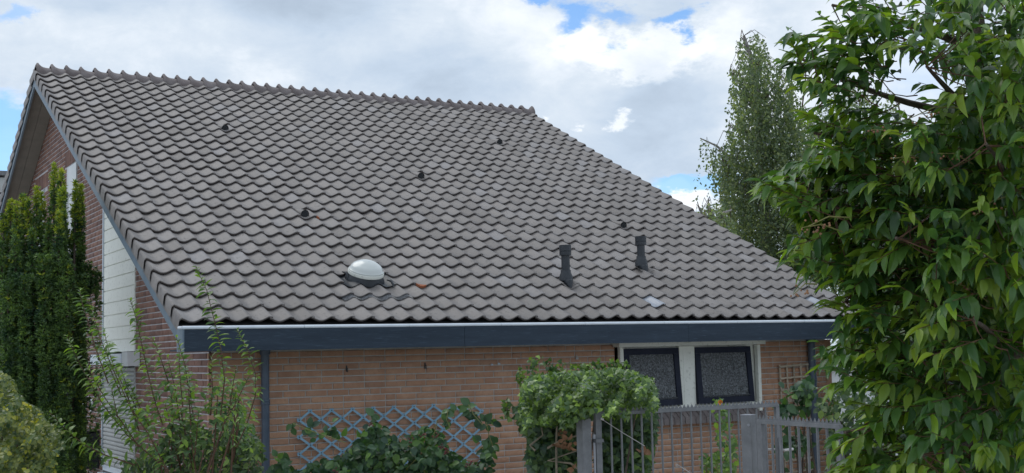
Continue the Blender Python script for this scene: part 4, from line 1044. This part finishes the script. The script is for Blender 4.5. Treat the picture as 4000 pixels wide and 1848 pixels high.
# ---- ivy mass over the post
IV = [(2035, 1545), (2045, 1500), (2070, 1475), (2110, 1465), (2180, 1458), (2260, 1452), (2330, 1448), (2400, 1440), (2460, 1450), (2500, 1470), (2545, 1482), (2562, 1530), (2565, 1600), (2520, 1625), (2440, 1630), (2340, 1628), (2290, 1640), (2240, 1665), (2130, 1660), (2090, 1655), (2050, 1670), (2030, 1600)]
iv = bush('ivy_mass', 'bushy bright green ivy mounded over the left gate post', IV, 10.3, 1.5, 11500, IVY, 'ivy', .038, 'ivy', up=1.0, seed=9, tw_m='bark', stems=7)
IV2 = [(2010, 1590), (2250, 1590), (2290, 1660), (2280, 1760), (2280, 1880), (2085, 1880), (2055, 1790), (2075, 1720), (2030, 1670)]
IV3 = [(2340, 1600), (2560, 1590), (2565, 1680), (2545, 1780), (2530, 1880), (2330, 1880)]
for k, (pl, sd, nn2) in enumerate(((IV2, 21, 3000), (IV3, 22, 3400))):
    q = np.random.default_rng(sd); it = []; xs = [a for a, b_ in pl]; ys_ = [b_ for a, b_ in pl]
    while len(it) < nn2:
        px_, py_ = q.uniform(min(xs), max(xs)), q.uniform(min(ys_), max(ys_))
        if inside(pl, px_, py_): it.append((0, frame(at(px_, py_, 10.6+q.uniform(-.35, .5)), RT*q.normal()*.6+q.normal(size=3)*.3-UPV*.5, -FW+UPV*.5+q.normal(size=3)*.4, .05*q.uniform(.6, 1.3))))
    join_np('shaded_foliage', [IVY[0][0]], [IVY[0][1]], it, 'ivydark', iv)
mb = MB()
for a in (((2175, 1665), (2178, 1600), (2172, 1740), (2175, 1880)), ((2110, 1640), (2120, 1700), (2090, 1760), (2070, 1740)), ((2260, 1700), (2190, 1720), (2140, 1750)), ((2255, 1760), (2295, 1860), (2230, 1810), (2140, 1800)), ((2390, 1590), (2420, 1592), (2330, 1570))):
    pts = sorted([at(x_, y_, 10.15+rng.uniform(-.1, .1)) for x_, y_ in a], key=lambda q: q[2]); mb.tube(pts, [.010, .009, .007, .006][:len(pts)], 5)
mb.build('bare_stems', 'vine', iv, kind='stuff')
it = []
for c_ in ((2190, 1690), (2205, 1740), (2215, 1755), (2225, 1730), (2235, 1825), (2180, 1740), (2510, 1745)):
    for k in range(4): it.append((int(rng.integers(0, 3)), frame(at(c_[0]+rng.normal()*9, c_[1]+rng.normal()*9, 9.95), rvec(), -FW+rvec(.5), rng.uniform(.04, .07))))
for q in it: inst('dead_leaf', MB().add(*OVAL[q[0]]).mesh('dead_leaf', 'dead'), iv, Matrix(q[1].tolist()))
q = np.random.default_rng(77); it = []
while len(it) < 420:
    px_, py_ = q.uniform(2195, 2345), q.uniform(1540, 1680)
    if py_ < 1600+(2345-px_)*.45 and (px_ < 2310 or py_ < 1600): it.append((0, frame(at(px_, py_, 9.36+q.uniform(-.08, .1)), RT*q.normal()*.6+q.normal(size=3)*.3-UPV*.4, -FW+UPV*.9+q.normal(size=3)*.4, .045*q.uniform(.6, 1.3))))
join_np('draped_leaves', [IVY[0][0]], [IVY[0][1]], it, 'ivy', iv)
# sprays of ivy climbing the brick
mb = MB(); it = []
for line in ([(2090, 1478), (2080, 1440), (2078, 1412), (2100, 1405)], [(2030, 1500), (2030, 1465), (2032, 1450)], [(2180, 1460), (2150, 1430), (2120, 1425)], [(2300, 1450), (2240, 1430), (2180, 1418)], [(2330, 1450), (2290, 1432), (2262, 1430)], [(2400, 1450), (2350, 1432), (2320, 1425)], [(2430, 1450), (2405, 1425), (2398, 1418)], [(2450, 1455), (2438, 1430), (2428, 1420)], [(1990, 1640), (1980, 1610), (1984, 1590)], [(1965, 1560), (1975, 1590), (1985, 1620)]):
    pts = [at(x_, y_, 10.8) for x_, y_ in line]; mb.tube(pts, .003, 4)
    for a, b_ in zip(pts[:-1], pts[1:]):
        for t in np.linspace(0, 1, 12): it.append((0, frame(a*(1-t)+b_*t+rvec(.018), rvec()+UPV*.3, -FW+rvec(.5), rng.uniform(.028, .05))))
mb.build('spray_stems', 'vine', iv, kind='stuff'); join_np('spray_leaves', [IVY[0][0]], [IVY[0][1]], it, 'ivy', iv)

# ---- bramble on the trellis
BRM = [(1180, 1840), (1225, 1805), (1280, 1810), (1335, 1780), (1375, 1730), (1420, 1700), (1450, 1665), (1470, 1640), (1510, 1690), (1590, 1735), (1625, 1690), (1660, 1668), (1700, 1670), (1730, 1730), (1765, 1770), (1815, 1810), (1880, 1830), (1890, 1740), (1915, 1720), (1932, 1760), (1915, 1800), (1925, 1880), (1060, 1880), (1070, 1810), (1100, 1800), (1130, 1830)]
br = bush('bramble', 'dark green bramble with red berries growing over the blue trellis', BRM, 11.05, .55, 1750, OVAL, 'bramble', .072, up=.7, nparts=240, seed=12, tw_m='twig', stems=16)
it = []; mb = MB(); bb = MB()
for line in ([(1560, 1700), (1600, 1745), (1640, 1790), (1660, 1848)][::-1], [(1145, 1655), (1220, 1685), (1310, 1715), (1350, 1730)], [(1710, 1640), (1690, 1720), (1650, 1770), (1570, 1848)], [(1750, 1600), (1745, 1640), (1760, 1680)], [(1830, 1580), (1850, 1620), (1885, 1660)], [(1900, 1650), (1910, 1700), (1925, 1740)]):
    pts = [at(x_, y_, 10.9) for x_, y_ in line]; mb.tube(pts, .004, 5)
for cx_, cy_ in ((1150, 1665), (1215, 1660), (1205, 1695), (1290, 1665), (1320, 1690), (1250, 1710), (1290, 1680), (1745, 1605), (1770, 1612), (1735, 1650), (1760, 1655), (1815, 1590), (1840, 1600), (1860, 1615), (1825, 1610), (1890, 1650), (1870, 1670), (1925, 1655), (1900, 1665), (1900, 1720), (1935, 1715), (1875, 1720), (1090, 1790), (1120, 1800), (1080, 1830), (1460, 1630), (1430, 1680)):
    for k in range(3): it.append((int(rng.integers(0, 3)), frame(at(cx_+rng.normal()*8, cy_+rng.normal()*8, 10.95), RT*rng.normal()+UPV*rng.normal()+rvec(.2), -FW+UPV*.4+rvec(.3), rng.uniform(.06, .10))))
mb.build('canes', 'gtwig', br, kind='stuff')
for c_ in ((1648, 1700), (1605, 1715), (1745, 1760), (1740, 1770), (1830, 1820), (1840, 1810), (1310, 1840), (1450, 1660), (1700, 1705), (1720, 1745)):
    for k in range(7):
        c = at(c_[0]+rng.normal()*6, c_[1]+rng.normal()*6, 10.65); r_ = .007; bb.lathe(c-[0, 0, r_], UPV, [(0, 0), (r_*.9, r_*.5), (r_, r_), (r_*.7, r_*1.7), (0, 2*r_)], 6)
bb.build('berries', 'berry', br, kind='stuff'); join_np('outer_leaves', [s_[0] for s_ in OVAL], [s_[1] for s_ in OVAL], it, 'bramble', br)

# ---- tall thin shoots, left
sb = thing('shoot_shrub', 'shrub of tall thin leafy shoots standing before the house corner', 'shrub', (*at(640, 1848, 9.6)[:2], GZ))
LN = [[(400, 262), (412, 330), (440, 420), (480, 560), (545, 740)], [(335, 500), (400, 640), (520, 850), (640, 1000), (830, 1165)], [(655, 315), (690, 430), (720, 580), (770, 800), (820, 950)], [(770, 510), (810, 620), (850, 740)],
      [(885, 500), (930, 640), (950, 780), (960, 950)], [(985, 155), (1040, 270), (1080, 430), (1110, 560), (1130, 720), (1110, 900)], [(1190, 465), (1245, 570), (1285, 690), (1285, 800), (1240, 950), (1190, 1060)], [(245, 880), (330, 970), (420, 1045), (530, 1100), (680, 1150)],
      [(462, 365), (500, 500), (560, 650), (650, 850), (750, 1000), (835, 1165)], [(1188, 660), (1170, 760), (1150, 880)], [(520, 470), (560, 620), (640, 800), (700, 980)], [(720, 560), (745, 700), (800, 900)], [(840, 600), (880, 760), (905, 930)], [(1060, 600), (1070, 760), (1060, 900)], [(430, 640), (520, 800), (620, 950)], [(600, 640), (640, 760), (700, 900)], [(950, 700), (960, 820), (980, 960)], [(655, 750), (700, 850), (760, 980)], [(500, 560), (560, 680), (610, 800)], [(860, 760), (870, 900), (850, 1050)], [(1000, 880), (990, 1000), (980, 1100)],
      [(900, 560), (905, 700), (920, 860)], [(1255, 700), (1180, 850), (1120, 950)], [(560, 760), (590, 900), (700, 1060)]]
tw = MB(); it = []
hub = at(655, 1900, 9.6)
for li, line in enumerate(LN):
    dep = 9.5+rng.uniform(-.35, .35); pts = [at(x_*.7764, 924+y_*.7764, dep) for x_, y_ in line]
    P_ = []
    for a, b_ in zip(pts[:-1], pts[1:]):
        for t in np.linspace(0, 1, 5)[:-1]: P_.append(a*(1-t)+b_*t)
    P_.append(pts[-1]); n = len(P_); tw.tube(P_, list(np.linspace(.002, .0055, n)), 5, cap=False)
    tot = sum(np.linalg.norm(np.array(a)-b_) for a, b_ in zip(P_[:-1], P_[1:])); m_ = int(tot/.0125); cum = 0
    for k in range(m_):
        f_ = k/m_*(n-1); i = int(f_); q = P_[i]*(1-f_+i)+P_[min(i+1, n-1)]*(f_-i); ax = P_[max(i-1, 0)]-P_[min(i+1, n-1)]; ax = ax/(np.linalg.norm(ax)+1e-9)
        a = k*2.3; sd_ = np.cross(ax, FW); sd_ /= np.linalg.norm(sd_); fd = np.cross(ax, sd_)
        d = ax*.55+(sd_*math.cos(a)+fd*math.sin(a)*.8)*.9+rvec(.1)+(np.array([0, 0, -.3]) if k > 8 else np.array([0, 0, .5]))
        if rng.random() < .12: continue
        s_ = .086*min(1, .35+k*.05)*rng.uniform(.7, 1.15)
        it.append((int(rng.integers(0, 3)), frame(q, d, UPV+rvec(.2), s_)))
tw.tube([np.array([hub[0], hub[1], GZ]), hub, at(650, 1830, 9.6)], [.03, .022, .015], 6)
tw.build('stems', 'twig', sb, kind=None)
place_leaves(sb, SHOOT, it, 'shoot', 'leaf', 300, 'small_leaves')
bush('leafy_shoots', 'loose bright green leafy growth rising at the house corner', [(500, 1700), (540, 1600), (590, 1560), (640, 1500), (690, 1440), (740, 1420), (770, 1520), (830, 1540), (870, 1460), (930, 1480), (980, 1560), (1000, 1700), (980, 1848), (500, 1848)], 9.7, .5, 430, SHOOT, 'shoot', .060, up=.9, seed=41, stems=16, tw_m='twig')
# low dense growth beneath the shoots
bush('low_shrub', 'dense low green shrub filling the corner beneath the thin shoots', [(480, 1830), (560, 1760), (620, 1740), (660, 1690), (720, 1640), (770, 1650), (820, 1690), (860, 1620), (900, 1660), (960, 1720), (1000, 1700), (1030, 1760), (1020, 1880), (470, 1880)], 9.9, .5, 1900, SHOOT, 'bushgreen', .055, seed=15, stems=14)
bush('low_shrub', 'sparse green leaves growing in front of the left downpipe foot', [(880, 1560), (930, 1580), (960, 1640), (1000, 1690), (1010, 1750), (940, 1740), (900, 1680), (860, 1640)], 10.6, .3, 110, OVAL, 'bramble', .06, seed=17, stems=5)
# ---- rose by the window with one orange bloom
rs = bush('climbing_rose', 'slender rose with one orange flower behind the gate below the window', [(2790, 1560), (2825, 1555), (2840, 1600), (2860, 1680), (2880, 1760), (2870, 1880), (2740, 1880), (2735, 1780), (2790, 1770), (2800, 1680), (2785, 1620)], 11.1, .3, 260, OVAL, 'shoot', .055, up=.5, seed=19, stems=8, tw_m='gtwig')
mb = MB(); c = at(2813, 1571, 11.0)
for k in range(8):
    a = k*.8; mb.add([c, c+RT*.022*math.cos(a)+UP*.022*math.sin(a)-FW*.01, c+RT*.022*math.cos(a+.9)+UP*.022*math.sin(a+.9)-FW*.015], [(0, 1, 2)])
mb.build('flower', 'orange', rs)
# ---- climber leaves on the wooden lattice
def lat(px_, py_): return 1 if (((px_-3140)/50)**2+((py_-1530)/45)**2 < 1 or ((px_-3065)/28)**2+((py_-1610)/32)**2 < 1 or ((px_-3100)/70)**2+((py_-1740)/40)**2 < 1 or ((px_-3130)/60)**2+((py_-1580)/25)**2 < 1) else .03
bush('lattice_climber', 'broad leaved climber scrambling up the weathered wooden lattice', [(3040, 1470), (3190, 1470), (3190, 1848), (3040, 1848)], 13.05, .3, 150, OVAL, 'bramble', .10, seed=23, stems=8, dens=lat)
bush('corner_shrub', 'loose green shrub against the bricks right of the right downpipe', [(3210, 1520), (3290, 1500), (3400, 1540), (3480, 1600), (3480, 1880), (3230, 1880), (3240, 1700), (3200, 1600)], 12.9, .8, 900, OVAL, 'bushgreen', .07, seed=25)
# hedge and neighbours that close the view between the leaves at right
bush('garden_hedge', 'mid green garden hedge standing far behind the right tree', [(3420, 1260), (3700, 1180), (4100, 1150), (4400, 1150), (4400, 1900), (3420, 1900)], 15, 1.6, 5200, OVAL, 'bushgreen', .13, seed=31, stems=14)
bush('background_trees', 'dark leafy trees rising beyond the hedge behind the right tree', [(3380, 1000), (3550, 700), (3750, 520), (4000, 450), (4400, 450), (4400, 1300), (3400, 1300)], 24, 3, 6500, OVAL, 'bushgreen', .24, 'trees', seed=33, stems=16)
# neighbouring buildings
nb_ = thing('white_garage', 'low white rendered garage beyond the right corner of the house', 'garage', (10.6, 3.2, GZ))
c0 = at(3290, 1500, 19)
MB().box((c0[0]-.3, c0[1], GZ), (c0[0]+5, c0[1]+3, -.75)).build('wall', 'white', nb_); MB().box((c0[0]-.4, c0[1]-.1, -.74), (c0[0]+5.1, c0[1]+3.1, -.62)).build('roof_edge', 'slat', nb_)
hs = thing('neighbour_house', 'grey neighbouring building barely showing behind the left roof edge', 'building', (-4, 22, GZ))
q0 = at(-300, 700, 32); q1 = at(24, 675, 32)
mb = MB().box((q0[0]-3, q1[1], GZ), (q1[0], q1[1]+5, q1[2]-.95)); mb.build('wall', 'barge', hs)
for k in range(2): MB().box((q0[0]-3.1, q1[1]-.1, q1[2]-.93+.42*k), (q1[0]+.02, q1[1]+5, q1[2]-.56+.42*k)).build('roof_band', 'slat', hs)
MB().box((q0[0]-3.2, q1[1]-.2, q1[2]-.09), (q1[0]+.08, q1[1]+5, q1[2]+.02)).build('roof_edge', 'gate', hs)
